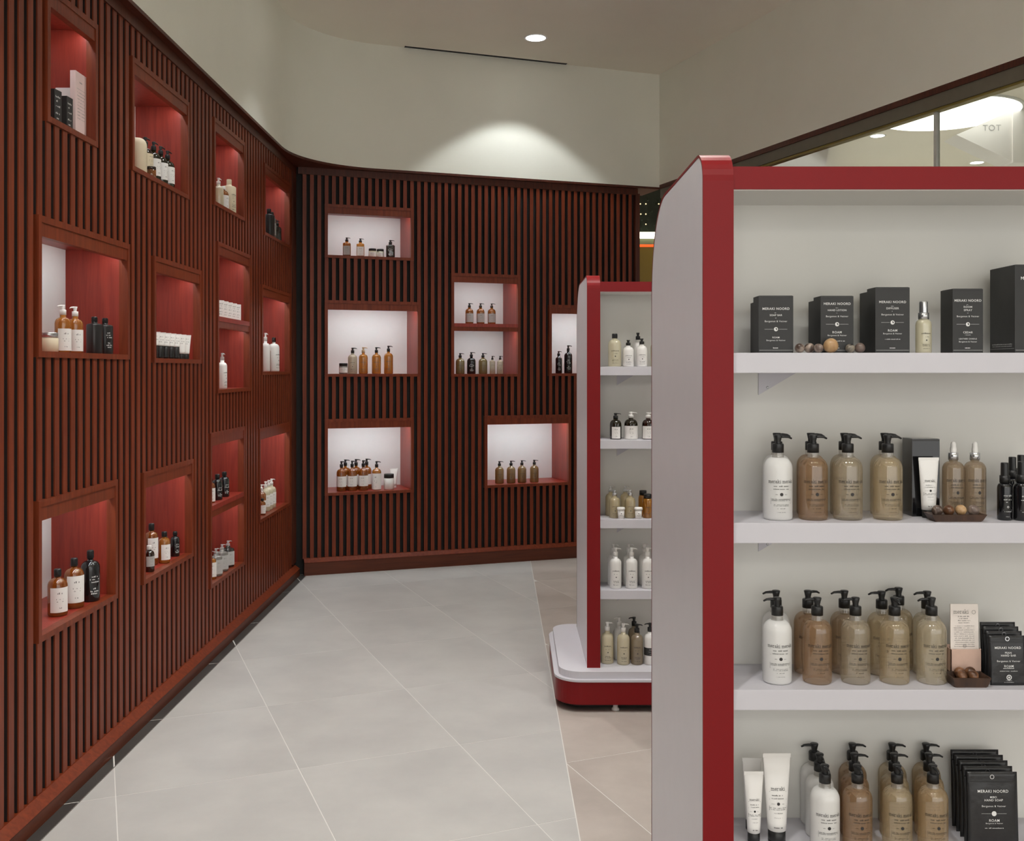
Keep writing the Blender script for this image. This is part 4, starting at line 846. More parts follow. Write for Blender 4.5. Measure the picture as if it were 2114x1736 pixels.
I('bottle',-1.7400,6.1100,0.8350,50,0.1500,0.0580,{'shape': 'apoth', 'm': 'blackgloss', 'cap': 'screw', 'cm': 'black', 'print': 'white'},'black bottle, last in the upper half of double bottom-row niche','bottle','bottles in the double bottom-row niche')
I('bottle',-1.7450,5.8300,0.3950,50,0.1600,0.0620,{'shape': 'square', 'm': 'amberlight', 'cap': 'pump', 'cm': 'clearplastic', 'label': (0.1, 0.6), 'lm': 'paper'},'amber bottle with clear cap, first in lower half of double bottom-row niche','bottle','bottles in the double bottom-row niche')
I('bottle',-1.7350,5.9200,0.3950,50,0.1600,0.0620,{'shape': 'square', 'm': 'greyglass', 'cap': 'pump', 'cm': 'clearplastic', 'label': (0.1, 0.6), 'lm': 'greylabel'},'grey bottle with clear cap, second in lower half of double bottom-row niche','bottle','bottles in the double bottom-row niche')
I('bottle',-1.7400,6.0600,0.3950,50,0.1600,0.0620,{'shape': 'square', 'm': 'greyglass', 'cap': 'pump', 'cm': 'clearplastic', 'label': (0.1, 0.6), 'lm': 'greylabel'},'grey bottle with clear cap, third in lower half of double bottom-row niche','bottle','bottles in the double bottom-row niche')
I('bottle',-1.7400,6.1900,0.3950,50,0.1600,0.0620,{'shape': 'square', 'm': 'greydark', 'cap': 'pump', 'cm': 'clearplastic', 'label': (0.1, 0.6), 'lm': 'greylabel'},'dark grey bottle with clear cap, last in lower half of double bottom-row niche','bottle','bottles in the double bottom-row niche')
I('bottle',-1.7300,7.0000,0.5970,48,0.1150,0.0440,{'shape': 'apoth', 'm': 'amber', 'cap': 'screw', 'cm': 'black', 'label': (0.1, 0.6), 'lm': 'paper'},'small amber bottle at near front of the bottom-row corner niche','bottle','bottles in the bottom-row niche by the corner')
I('bottle',-1.7600,7.0900,0.5970,48,0.2000,0.0660,{'shape': 'round', 'm': 'amber', 'cap': 'pump', 'cm': 'whiteplastic', 'label': (0.1, 0.45), 'lm': 'paper'},'tall amber pump bottle in the bottom-row niche by the corner','bottle','bottles in the bottom-row niche by the corner')
I('bottle',-1.7550,7.1900,0.5970,48,0.2100,0.0660,{'shape': 'round', 'm': 'creamclear', 'cap': 'pump', 'cm': 'whiteplastic', 'label': (0.2, 0.55), 'lm': 'paper'},'clear cream pump bottle, first of three in the bottom-row corner niche','bottle','bottles in the bottom-row niche by the corner')
I('bottle',-1.7550,7.2800,0.5970,48,0.2100,0.0660,{'shape': 'round', 'm': 'creamclear', 'cap': 'pump', 'cm': 'whiteplastic', 'label': (0.2, 0.55), 'lm': 'paper'},'clear cream pump bottle, second of three in the bottom-row corner niche','bottle','bottles in the bottom-row niche by the corner')
I('bottle',-1.7550,7.3700,0.5970,48,0.2100,0.0660,{'shape': 'round', 'm': 'creamclear', 'cap': 'pump', 'cm': 'whiteplastic', 'label': (0.2, 0.55), 'lm': 'paper'},'clear cream pump bottle, last of three in the bottom-row corner niche','bottle','bottles in the bottom-row niche by the corner')
I('bottle',-1.3241,8.0957,2.5070,8,0.1553,0.0660,{'shape': 'square', 'm': 'amber', 'cap': 'pump', 'cm': 'black', 'label': (0.1, 0.55), 'lm': 'greylabel', 'ls': 0.62},'dark amber pump bottle, leftmost in the top back-wall niche','bottle','goods in the top back-wall niche')
I('bottle',-1.2207,8.1317,2.5070,8,0.1521,0.0663,{'shape': 'square', 'm': 'amberlight', 'cap': 'pump', 'cm': 'black', 'label': (0.08, 0.55), 'lm': 'paper', 'ls': 0.62},'light amber pump bottle with white label in the top back-wall niche','bottle','goods in the top back-wall niche')
I('jar',-1.1277,8.1642,2.5070,8,0.0744,0.0627,{'m': 'creamclear', 'cm': 'black', 'label': 1},'amber jar with black lid, left of two in the top back-wall niche','jar','goods in the top back-wall niche')
I('jar',-1.0704,8.2053,2.5070,8,0.0748,0.0590,{'m': 'creamclear', 'cm': 'black', 'label': 1},'amber jar with black lid, right of two in the top back-wall niche','jar','goods in the top back-wall niche')
I('bottle',-0.9887,8.2126,2.5070,8,0.1497,0.0748,{'shape': 'square', 'm': 'greydark', 'cap': 'pump', 'cm': 'black', 'print': 'white', 'ls': 0.6},'charcoal pump bottle beside the jars in the top back-wall niche','bottle','goods in the top back-wall niche')
I('jar',-1.3456,8.0618,1.5700,8,0.0851,0.0696,{'m': 'greyglass', 'cm': 'black', 'label': 1},'short jar with black lid in the wide middle back-wall niche','jar','goods in the wide middle back-wall niche')
I('bottle',-1.2799,8.1111,1.5700,8,0.2101,0.0739,{'shape': 'round', 'm': 'sandclear', 'cap': 'pump', 'cm': 'black', 'print': 'dark'},'pale grey pump bottle beside the jar in the wide middle niche','bottle','goods in the wide middle back-wall niche')
I('bottle',-1.1985,8.1395,1.5700,8,0.2147,0.0722,{'shape': 'round', 'm': 'amberlight', 'cap': 'pump', 'cm': 'kraft', 'print': 'dark'},'amber bottle with pale pump, first of three in the wide middle back-wall niche','bottle','goods in the wide middle back-wall niche')
I('bottle',-1.0978,8.1746,1.5700,8,0.2156,0.0725,{'shape': 'round', 'm': 'amberlight', 'cap': 'pump', 'cm': 'black', 'print': 'dark'},'amber bottle with black pump, middle of three in the wide middle back-wall niche','bottle','goods in the wide middle back-wall niche')
I('bottle',-1.0038,8.2074,1.5700,8,0.2283,0.0728,{'shape': 'round', 'm': 'amberlight', 'cap': 'pump', 'cm': 'black', 'print': 'dark'},'amber bottle with black pump, last of three in the wide middle back-wall niche','bottle','goods in the wide middle back-wall niche')
I('bottle',-0.3559,8.4331,1.9850,8,0.1739,0.0667,{'shape': 'round', 'm': 'amber', 'cap': 'pump', 'cm': 'black', 'label': (0.1, 0.5), 'lm': 'greylabel'},'amber pump bottle, left of three in upper half of double back-wall niche','bottle','bottles in the double back-wall niche')
I('bottle',-0.2639,8.4652,1.9850,8,0.1746,0.0670,{'shape': 'round', 'm': 'amber', 'cap': 'pump', 'cm': 'greydark', 'label': (0.1, 0.5), 'lm': 'greylabel'},'amber pump bottle, middle of three in upper half of double back-wall niche','bottle','bottles in the double back-wall niche')
I('bottle',-0.1712,8.4975,1.9850,8,0.1752,0.0672,{'shape': 'round', 'm': 'amber', 'cap': 'pump', 'cm': 'darkbrown', 'label': (0.1, 0.5), 'lm': 'greylabel'},'amber pump bottle, right of three in upper half of double back-wall niche','bottle','bottles in the double back-wall niche')
I('bottle',-0.4314,8.4068,1.5680,8,0.1734,0.0726,{'shape': 'round', 'm': 'olive', 'cap': 'pump', 'cm': 'black', 'print': 'dark'},'olive pump bottle, leftmost in lower half of the double back-wall niche','bottle','bottles in the double back-wall niche')
I('bottle',-0.3400,8.4387,1.5680,8,0.1821,0.0729,{'shape': 'round', 'm': 'blackgloss', 'cap': 'pump', 'cm': 'black', 'print': 'white'},'black pump bottle in lower half of the double back-wall niche','bottle','bottles in the double back-wall niche')
I('bottle',-0.2438,8.4722,1.5680,8,0.1747,0.0731,{'shape': 'round', 'm': 'olive', 'cap': 'pump', 'cm': 'black', 'print': 'dark'},'olive pump bottle right of the black one in the double back-wall niche','bottle','bottles in the double back-wall niche')
I('bottle',-0.1651,8.4997,1.5680,8,0.1508,0.0489,{'shape': 'square', 'm': 'sandclear', 'cap': 'pump', 'cm': 'black', 'print': 'dark'},'small grey pump bottle, left of two in the double back-wall niche','bottle','bottles in the double back-wall niche')
I('bottle',-0.1001,8.5223,1.5680,8,0.1512,0.0531,{'shape': 'square', 'm': 'sandclear', 'cap': 'pump', 'cm': 'black', 'print': 'dark'},'small grey pump bottle, right of two in the double back-wall niche','bottle','bottles in the double back-wall niche')
I('bottle',0.4015,8.6760,1.5720,8,0.1914,0.0562,{'shape': 'round', 'm': 'blackgloss', 'cap': 'pump', 'cm': 'black', 'print': 'white'},'shorter black pump bottle in the back-wall niche behind the far shelf unit','bottle','bottles in the back-wall niche by the far shelf unit')
I('bottle',0.4843,8.7048,1.5720,8,0.2421,0.0710,{'shape': 'round', 'm': 'blackgloss', 'cap': 'pump', 'cm': 'black', 'print': 'white'},'taller black pump bottle in the back-wall niche behind the far shelf unit','bottle','bottles in the back-wall niche by the far shelf unit')
I('bottle',-1.3627,8.0717,0.6330,0,0.2400,0.0774,{'shape': 'round', 'm': 'amber', 'cap': 'pump', 'cm': 'black', 'label': (0.2, 0.5), 'lm': 'paper', 'la': 1.5},'amber bottle with white band, front left, low corner back-wall niche','bottle','bottles in the low back-wall niche by the corner')
I('bottle',-1.2820,8.0998,0.6330,0,0.2409,0.0777,{'shape': 'round', 'm': 'amber', 'cap': 'pump', 'cm': 'black', 'label': (0.2, 0.5), 'lm': 'paper', 'la': 1.5},'amber bottle with white band, front middle, low corner back-wall niche','bottle','bottles in the low back-wall niche by the corner')
I('bottle',-1.1970,8.1294,0.6330,0,0.2417,0.0780,{'shape': 'round', 'm': 'amber', 'cap': 'pump', 'cm': 'black', 'label': (0.2, 0.5), 'lm': 'paper', 'la': 1.5},'amber bottle with white band, front right, low corner back-wall niche','bottle','bottles in the low back-wall niche by the corner')
I('bottle',-1.3499,8.1820,0.6330,0,0.2433,0.0785,{'shape': 'round', 'm': 'amber', 'cap': 'pump', 'cm': 'black', 'label': (0.2, 0.5), 'lm': 'paper', 'la': 1.5},'amber bottle with white band, rear left, low corner back-wall niche','bottle','bottles in the low back-wall niche by the corner')
I('bottle',-1.2680,8.2105,0.6330,0,0.2442,0.0788,{'shape': 'round', 'm': 'amber', 'cap': 'pump', 'cm': 'black', 'label': (0.2, 0.5), 'lm': 'paper', 'la': 1.5},'amber bottle with white band, rear middle, low corner back-wall niche','bottle','bottles in the low back-wall niche by the corner')
I('bottle',-1.1855,8.2393,0.6330,0,0.2450,0.0790,{'shape': 'round', 'm': 'amber', 'cap': 'pump', 'cm': 'black', 'label': (0.2, 0.5), 'lm': 'paper', 'la': 1.5},'amber bottle with white band, rear right, low corner back-wall niche','bottle','bottles in the low back-wall niche by the corner')
I('bottle',-1.0946,8.1651,0.6330,0,0.2311,0.0744,{'shape': 'round', 'm': 'amberlight', 'cap': 'pump', 'cm': 'black', 'label': (0.02, 0.58), 'lm': 'paper', 'la': 1.5},'amber bottle with broad white label in the low corner back-wall niche','bottle','bottles in the low back-wall niche by the corner')
I('jar',-0.9988,8.1985,0.6330,8,0.1258,0.0826,{'m': 'whiteplastic', 'cm': 'black'},'white pot with black lid in the low corner back-wall niche','jar','bottles in the low back-wall niche by the corner')
I('tube',-0.9729,8.3134,0.6330,8,0.1595,0.0678,{'m': 'whiteplastic', 'cm': 'whiteplastic', 'caph': 0.02},'white tube behind the white pot in the low corner back-wall niche','tube','bottles in the low back-wall niche by the corner')
I('bottle',-0.1062,8.5202,0.6440,8,0.1880,0.0736,{'shape': 'round', 'm': 'olivebrown', 'cap': 'pump', 'cm': 'black', 'print': 'dark'},'brown pump bottle, first of four in the low right back-wall niche','bottle','bottles in the low back-wall niche near the far shelf unit')
I('bottle',-0.0082,8.5543,0.6440,8,0.1887,0.0739,{'shape': 'round', 'm': 'olivebrown', 'cap': 'pump', 'cm': 'black', 'print': 'dark'},'brown pump bottle, second of four in the low right back-wall niche','bottle','bottles in the low back-wall niche near the far shelf unit')
I('bottle',0.0844,8.5866,0.6440,8,0.1894,0.0741,{'shape': 'round', 'm': 'olivebrown', 'cap': 'pump', 'cm': 'black', 'print': 'dark'},'brown pump bottle, third of four in the low right back-wall niche','bottle','bottles in the low back-wall niche near the far shelf unit')
I('bottle',0.1903,8.6235,0.6440,8,0.1903,0.0744,{'shape': 'round', 'm': 'olivebrown', 'cap': 'pump', 'cm': 'black', 'print': 'dark'},'brown pump bottle, last of four in the low right back-wall niche','bottle','bottles in the low back-wall niche near the far shelf unit')
I('bottle',0.4957,4.8750,1.6170,0,0.1590,0.0631,{'shape': 'round', 'm': 'creamclear', 'cap': 'screw', 'cm': 'black', 'print': 'dark'},'pale cream bottle with black cap on the far unit top shelf','bottle','bottles on the top shelf of the far unit')
I('bottle',0.5606,4.8700,1.6170,0,0.1285,0.0537,{'shape': 'round', 'm': 'whiteplastic', 'cap': 'pump', 'cm': 'black', 'print': 'dark', 'noz': 90},'white black-capped bottle, left of the front pair, far unit top shelf','bottle','bottles on the top shelf of the far unit')
I('bottle',0.6260,4.8700,1.6170,0,0.1355,0.0537,{'shape': 'round', 'm': 'whiteplastic', 'cap': 'pump', 'cm': 'black', 'print': 'dark', 'noz': 90},'white black-capped bottle, right of the front pair, far unit top shelf','bottle','bottles on the top shelf of the far unit')
I('bottle',0.6173,4.9500,1.6170,0,0.1662,0.0522,{'shape': 'round', 'm': 'whiteplastic', 'cap': 'pump', 'cm': 'black', 'noz': 90},'taller white bottle behind the front pair on far unit top shelf','bottle','bottles on the top shelf of the far unit')
I('bottle',0.6991,4.8750,1.6170,0,0.1403,0.0608,{'shape': 'round', 'm': 'creamclear', 'cap': 'screw', 'cm': 'black'},'pale cream bottle cut off by the near unit, far unit top shelf','bottle','bottles on the top shelf of the far unit')
I('bottle',0.4998,4.8700,1.2670,0,0.1261,0.0561,{'shape': 'round', 'm': 'olivedark', 'cap': 'pump', 'cm': 'black', 'label': (0.03, 0.48), 'lm': 'paper', 'la': 0.8},'dark green pump bottle with white label on far unit second shelf','bottle','bottles on the second shelf of the far unit')
I('bottle',0.5734,4.8700,1.2670,0,0.1308,0.0654,{'shape': 'round', 'm': 'olivedark', 'cap': 'pump', 'cm': 'whiteplastic', 'label': (0.0, 0.5), 'lm': 'paper', 'la': 1.5},'wide dark bottle with white pump and label on far unit second shelf','bottle','bottles on the second shelf of the far unit')
I('bottle',0.6563,4.8700,1.2670,0,0.1285,0.0584,{'shape': 'round', 'm': 'darkbrown', 'cap': 'pump', 'cm': 'whiteplastic', 'label': (0.02, 0.5), 'lm': 'paper', 'la': 1.2},'dark brown labelled bottle on far unit second shelf, cut by near unit','bottle','bottles on the second shelf of the far unit')
I('bottle',0.4957,4.8750,0.8880,0,0.1333,0.0514,{'shape': 'round', 'm': 'sand', 'cap': 'pump', 'cm': 'silver', 'print': 'dark', 'noz': 160},'sand coloured bottle, front left on the far unit third shelf','bottle','goods on the third shelf of the far unit')
I('bottle',0.5705,4.8750,0.8880,0,0.1333,0.0514,{'shape': 'round', 'm': 'sand', 'cap': 'pump', 'cm': 'silver', 'print': 'dark', 'noz': 160},'sand coloured bottle, front right on the far unit third shelf','bottle','goods on the third shelf of the far unit')
I('bottle',0.4831,4.9500,0.8880,0,0.1448,0.0499,{'shape': 'round', 'm': 'sand', 'cap': 'pump', 'cm': 'clearplastic', 'noz': 0},'sand coloured bottle, rear left on the far unit third shelf','bottle','goods on the third shelf of the far unit')
I('bottle',0.5555,4.9500,0.8880,0,0.1448,0.0499,{'shape': 'round', 'm': 'sand', 'cap': 'pump', 'cm': 'clearplastic', 'noz': 0},'sand coloured bottle, rear right on the far unit third shelf','bottle','goods on the third shelf of the far unit')
I('cup',0.5218,4.8350,0.8880,0,0.0557,0.0394,{'m': 'whiteplastic'},'small white cup, left of two on the far unit third shelf','cup','goods on the third shelf of the far unit')
I('cup',0.6052,4.8350,0.8880,0,0.0557,0.0394,{'m': 'whiteplastic'},'small white cup, right of two on the far unit third shelf','cup','goods on the third shelf of the far unit')
I('bottle',0.6547,4.8750,0.8880,0,0.1146,0.0468,{'shape': 'apoth', 'm': 'honey', 'cap': 'disc', 'cm': 'black', 'print': 'dark'},'honey coloured bottle with black lid, front, far unit third shelf','bottle','goods on the third shelf of the far unit')
I('bottle',0.6415,4.9450,0.8880,0,0.1233,0.0451,{'shape': 'apoth', 'm': 'honey', 'cap': 'disc', 'cm': 'black'},'honey coloured bottle with black lid, rear, far unit third shelf','bottle','goods on the third shelf of the far unit')
I('bottle',0.4998,4.8700,0.5500,0,0.1939,0.0561,{'shape': 'round', 'm': 'whiteplastic', 'cap': 'pump', 'cm': 'whiteplastic', 'print': 'dark', 'noz': 0},'white pump bottle, front left on the far unit fourth shelf','bottle','white bottles on the fourth shelf of the far unit')
I('bottle',0.5769,4.8700,0.5500,0,0.1939,0.0561,{'shape': 'round', 'm': 'whiteplastic', 'cap': 'pump', 'cm': 'whiteplastic', 'print': 'dark', 'noz': 0},'white pump bottle, front middle on the far unit fourth shelf','bottle','white bottles on the fourth shelf of the far unit')
I('bottle',0.6540,4.8700,0.5500,0,0.1939,0.0561,{'shape': 'round', 'm': 'whiteplastic', 'cap': 'pump', 'cm': 'whiteplastic', 'print': 'dark', 'noz': 0},'white pump bottle, front right on the far unit fourth shelf','bottle','white bottles on the fourth shelf of the far unit')
I('bottle',0.4957,4.9450,0.5500,0,0.1992,0.0545,{'shape': 'round', 'm': 'whiteplastic', 'cap': 'pump', 'cm': 'whiteplastic', 'noz': 0},'white pump bottle, rear left on the far unit fourth shelf','bottle','white bottles on the fourth shelf of the far unit')
I('bottle',0.5716,4.9450,0.5500,0,0.1992,0.0545,{'shape': 'round', 'm': 'whiteplastic', 'cap': 'pump', 'cm': 'whiteplastic', 'noz': 0},'white pump bottle, rear middle on the far unit fourth shelf','bottle','white bottles on the fourth shelf of the far unit')
I('bottle',0.6475,4.9450,0.5500,0,0.1992,0.0545,{'shape': 'round', 'm': 'whiteplastic', 'cap': 'pump', 'cm': 'whiteplastic', 'noz': 0},'white pump bottle, rear right on the far unit fourth shelf','bottle','white bottles on the fourth shelf of the far unit')
I('bottle',0.4616,4.8850,0.1850,0,0.1968,0.0586,{'shape': 'round', 'm': 'creamclear2', 'cap': 'pump', 'cm': 'whiteplastic', 'print': 'dark', 'noz': 0},'cream pump bottle with white pump, leftmost on the far unit deck','bottle','bottles on the base deck of the far unit')
I('bottle',0.5372,4.8700,0.1850,0,0.1939,0.0607,{'shape': 'round', 'm': 'creamclear2', 'cap': 'pump', 'cm': 'whiteplastic', 'print': 'dark', 'noz': 0},'cream pump bottle with white pump, second on the far unit deck','bottle','bottles on the base deck of the far unit')
I('bottle',0.5252,4.9550,0.1850,0,0.2044,0.0547,{'shape': 'round', 'm': 'whiteplastic', 'cap': 'pump', 'cm': 'whiteplastic', 'noz': 180},'white bottle behind two cream ones on the far unit deck','bottle','bottles on the base deck of the far unit')
I('bottle',0.6026,4.8700,0.1850,0,0.1915,0.0584,{'shape': 'round', 'm': 'taupe', 'cap': 'pump', 'cm': 'black', 'print': 'dark', 'noz': 0},'taupe pump bottle with black pump, front of far unit deck','bottle','bottles on the base deck of the far unit')
I('bottle',0.5989,4.9550,0.1850,0,0.2044,0.0570,{'shape': 'round', 'm': 'taupe', 'cap': 'pump', 'cm': 'black', 'noz': 180},'taupe pump bottle with black pump, rear of far unit deck','bottle','bottles on the base deck of the far unit')
I('bottle',0.6657,4.8700,0.1850,0,0.1962,0.0584,{'shape': 'round', 'm': 'whiteplastic', 'cap': 'pump', 'cm': 'black', 'label': (0.3, 0.42), 'lm': 'blackcard', 'la': 1.5, 'noz': 180},'white bottle with black band on the far unit deck','bottle','bottles on the base deck of the far unit')
I('box',0.5557,2.1500,1.6360,-1,0.1203,0.0729,{'d': 0.05, 'm': 'blackcard', 'print': 'soap'},'black carton lettered SOAP BAR on the near unit top shelf','box','black cartons on the near unit top shelf')
I('box',0.5664,2.2150,1.6360,0,0.1119,0.0751,{'d': 0.05, 'm': 'blackcard', 'print': None},'black carton hidden behind the SOAP BAR carton on the top shelf','box','black cartons on the near unit top shelf')
I('box',0.6839,2.1500,1.6360,0,0.1198,0.0693,{'d': 0.05, 'm': 'blackcard', 'print': 'lotion'},'black carton behind the wooden balls lettered HAND LOTION, top shelf','box','black cartons on the near unit top shelf')
I('box',0.6927,2.2150,1.6360,0,0.1150,0.0704,{'d': 0.05, 'm': 'blackcard', 'print': None},'black carton hidden behind the HAND LOTION carton on the top shelf','box','black cartons on the near unit top shelf')
I('box',0.8006,2.1500,1.6360,0,0.1381,0.0724,{'d': 0.05, 'm': 'blackcard', 'print': 'diffuser'},'black carton lettered DIFFUSER on the near unit top shelf','box','black cartons on the near unit top shelf')
I('box',0.8083,2.2150,1.6360,0,0.1334,0.0746,{'d': 0.05, 'm': 'blackcard', 'print': None},'black carton hidden behind the DIFFUSER carton on the top shelf','box','black cartons on the near unit top shelf')
I('box',0.9591,2.1550,1.6360,0,0.1350,0.0642,{'d': 0.06, 'm': 'blackcard', 'print': 'room'},'black carton lettered ROOM SPRAY on the near unit top shelf','box','black cartons on the near unit top shelf')
I('box',1.1037,2.1700,1.6360,0,0.1846,0.1014,{'d': 0.11, 'm': 'blackcard', 'print': 'big'},'largest black carton, at the right edge of near unit top shelf','box','black cartons on the near unit top shelf')
I('bottle',0.8719,2.1400,1.6360,0,0.1098,0.0323,{'shape': 'round', 'm': 'creamclear', 'cap': 'spray', 'cm': 'silver', 'print': 'dark', 'ns': 1},'small pale mist bottle with silver cap on the near unit top shelf','bottle','bottles on the near unit top shelf')
I('ball',0.6025,2.1150,1.6360,0,0.0203,0.0203,{'m': 'stone_dark'},'brown mottled ball next to the SOAP BAR carton on top shelf','ball','wooden balls on the near unit top shelf')
I('ball',0.6264,2.1270,1.6360,0,0.0214,0.0214,{'m': 'stone_dark'},'brown mottled ball touching the leftmost ball on top shelf','ball','wooden balls on the near unit top shelf')
I('ball',0.6412,2.1120,1.6360,0,0.0198,0.0198,{'m': 'stone_grey'},'grey brown ball beside the large tan ball on top shelf','ball','wooden balls on the near unit top shelf')
I('ball',0.6659,2.1085,1.6360,0,0.0308,0.0308,{'m': 'wood_tan'},'large tan wooden ball before the HAND LOTION carton on top shelf','ball','wooden balls on the near unit top shelf')
I('ball',0.7090,2.1180,1.6360,0,0.0193,0.0193,{'m': 'stone_black'},'black ball between tan ball and the DIFFUSER carton on top shelf','ball','wooden balls on the near unit top shelf')
I('ball',0.7294,2.1180,1.6360,0,0.0218,0.0218,{'m': 'stone_grey'},'grey ball next to the DIFFUSER carton on top shelf','ball','wooden balls on the near unit top shelf')
I('bottle',0.5666,2.1520,1.2830,0,0.1790,0.0605,{'shape': 'round', 'm': 'milk', 'cap': 'pump', 'cm': 'black', 'print': 'main', 'noz': 0, 'big': 1, 'clearneck': 1},'white pump bottle, front row on near unit second shelf','bottle','pump bottles on the near unit second shelf')
I('bottle',0.5819,2.2200,1.2830,0,0.1790,0.0605,{'shape': 'round', 'm': 'milk', 'cap': 'pump', 'cm': 'black', 'print': 'rear', 'noz': 0, 'big': 1, 'clearneck': 1},'white pump bottle, rear row on near unit second shelf','bottle','pump bottles on the near unit second shelf')
I('bottle',0.6415,2.1520,1.2830,0,0.1790,0.0605,{'shape': 'round', 'm': 'amberbrown', 'cap': 'pump', 'cm': 'black', 'print': 'main', 'noz': 0, 'big': 1, 'clearneck': 1},'amber brown pump bottle, front row on near unit second shelf','bottle','pump bottles on the near unit second shelf')
I('bottle',0.6569,2.2200,1.2830,0,0.1790,0.0605,{'shape': 'round', 'm': 'amberbrown', 'cap': 'pump', 'cm': 'black', 'print': 'rear', 'noz': 0, 'big': 1, 'clearneck': 1},'amber brown pump bottle, rear row on near unit second shelf','bottle','pump bottles on the near unit second shelf')
I('bottle',0.7153,2.1520,1.2830,0,0.1790,0.0605,{'shape': 'round', 'm': 'greybeige', 'cap': 'pump', 'cm': 'black', 'print': 'main', 'noz': 0, 'big': 1, 'clearneck': 1},'grey beige pump bottle, front row on near unit second shelf','bottle','pump bottles on the near unit second shelf')
I('bottle',0.7304,2.2200,1.2830,0,0.1790,0.0605,{'shape': 'round', 'm': 'greybeige', 'cap': 'pump', 'cm': 'black', 'print': 'rear', 'noz': 0, 'big': 1, 'clearneck': 1},'grey beige pump bottle, rear row on near unit second shelf','bottle','pump bottles on the near unit second shelf')
I('bottle',0.8004,2.1520,1.2830,0,0.1790,0.0605,{'shape': 'round', 'm': 'tanliquid', 'cap': 'pump', 'cm': 'black', 'print': 'main', 'noz': 0, 'big': 1, 'clearneck': 1},'tan pump bottle, front row on near unit second shelf','bottle','pump bottles on the near unit second shelf')
I('bottle',0.8188,2.2200,1.2830,0,0.1790,0.0605,{'shape': 'round', 'm': 'tanliquid', 'cap': 'pump', 'cm': 'black', 'print': 'rear', 'noz': 0, 'big': 1, 'clearneck': 1},'tan pump bottle, rear row on near unit second shelf','bottle','pump bottles on the near unit second shelf')
I('box',0.8965,2.2150,1.2830,0,0.1677,0.0597,{'d': 0.055, 'm': 'blackgloss', 'print': None},'glossy black carton behind the white tube on near unit second shelf','box','goods on the near unit second shelf')
I('tube',0.8959,2.1720,1.2830,0,0.1292,0.0438,{'m': 'whiteplastic', 'cm': 'black', 'caph': 0.017, 'print': 2},'white tube with black cap standing before the glossy black carton','tube','goods on the near unit second shelf')
I('bottle',0.9547,2.1850,1.2830,0,0.1624,0.0455,{'shape': 'round', 'm': 'taupeliquid', 'cap': 'dropper', 'cm': 'silver', 'print': 'mini', 'big': 1},'dropper bottle behind the wooden tray, left of two','bottle','goods on the near unit second shelf')
I('bottle',1.0013,2.1850,1.2830,0,0.1624,0.0455,{'shape': 'round', 'm': 'taupeliquid', 'cap': 'dropper', 'cm': 'silver', 'print': 'mini', 'big': 1},'dropper bottle behind the wooden tray, right of two','bottle','goods on the near unit second shelf')
I('tray',0.9334,2.1280,1.2830,0,0.0153,0.1153,{'d': 0.045},'shallow dark wooden tray holding four balls on near unit second shelf','tray','goods on the near unit second shelf')
I('ball',0.8948,2.1260,1.2935,0,0.0228,0.0228,{'m': 'stone_dark'},'dark brown ball, first in the wooden tray on near unit second shelf','ball','wooden balls in the shallow tray')
I('ball',0.9193,2.1260,1.2935,0,0.0228,0.0228,{'m': 'wood_dark'},'reddish brown ball, second in the wooden tray on near unit second shelf','ball','wooden balls in the shallow tray')
I('ball',0.9448,2.1260,1.2935,0,0.0228,0.0228,{'m': 'wood_tan'},'tan ball, third in the wooden tray on near unit second shelf','ball','wooden balls in the shallow tray')
I('ball',0.9713,2.1260,1.2935,0,0.0228,0.0228,{'m': 'stone_grey'},'grey brown ball, last in the wooden tray on near unit second shelf','ball','wooden balls in the shallow tray')
I('bottle',1.0438,2.1400,1.2830,0,0.1210,0.0300,{'shape': 'round', 'm': 'blackgloss', 'cap': 'spray', 'cm': 'black', 'print': 'whitespray', 'big': 1},'black spray bottle nearest the tray on near unit second shelf','bottle','black spray bottles on the near unit second shelf')
I('bottle',1.0900,2.2000,1.2830,0,0.1280,0.0300,{'shape': 'round', 'm': 'blackgloss', 'cap': 'spray', 'cm': 'black', 'big': 1},'black spray bottle, rear one on near unit second shelf','bottle','black spray bottles on the near unit second shelf')
I('bottle',1.0783,2.1350,1.2830,0,0.1240,0.0360,{'shape': 'round', 'm': 'blackgloss', 'cap': 'spray', 'cm': 'black', 'print': 'whitespray', 'big': 1},'black spray bottle cut off by the right edge, near unit second shelf','bottle','black spray bottles on the near unit second shelf')
I('bottle',1.1165,2.2150,1.2830,0,0.1310,0.0300,{'shape': 'round', 'm': 'blackgloss', 'cap': 'spray', 'cm': 'black', 'big': 1},'black spray bottle behind the one at right edge, second shelf','bottle','black spray bottles on the near unit second shelf')
I('bottle',0.5651,2.1520,0.9370,0,0.1790,0.0605,{'shape': 'round', 'm': 'milk', 'cap': 'pump', 'cm': 'black', 'print': 'main', 'noz': 180, 'big': 1, 'clearneck': 1},'white pump bottle, front row on near unit third shelf','bottle','pump bottles on the near unit third shelf')
I('bottle',0.5803,2.2200,0.9370,0,0.1790,0.0605,{'shape': 'round', 'm': 'milk', 'cap': 'pump', 'cm': 'black', 'print': 'rear', 'noz': 180, 'big': 1, 'clearneck': 1},'white pump bottle, rear row on near unit third shelf','bottle','pump bottles on the near unit third shelf')
I('bottle',0.6502,2.1520,0.9370,0,0.1790,0.0605,{'shape': 'round', 'm': 'amberbrown', 'cap': 'pump', 'cm': 'black', 'print': 'main', 'noz': 180, 'big': 1, 'clearneck': 1},'amber brown pump bottle, front row on near unit third shelf','bottle','pump bottles on the near unit third shelf')
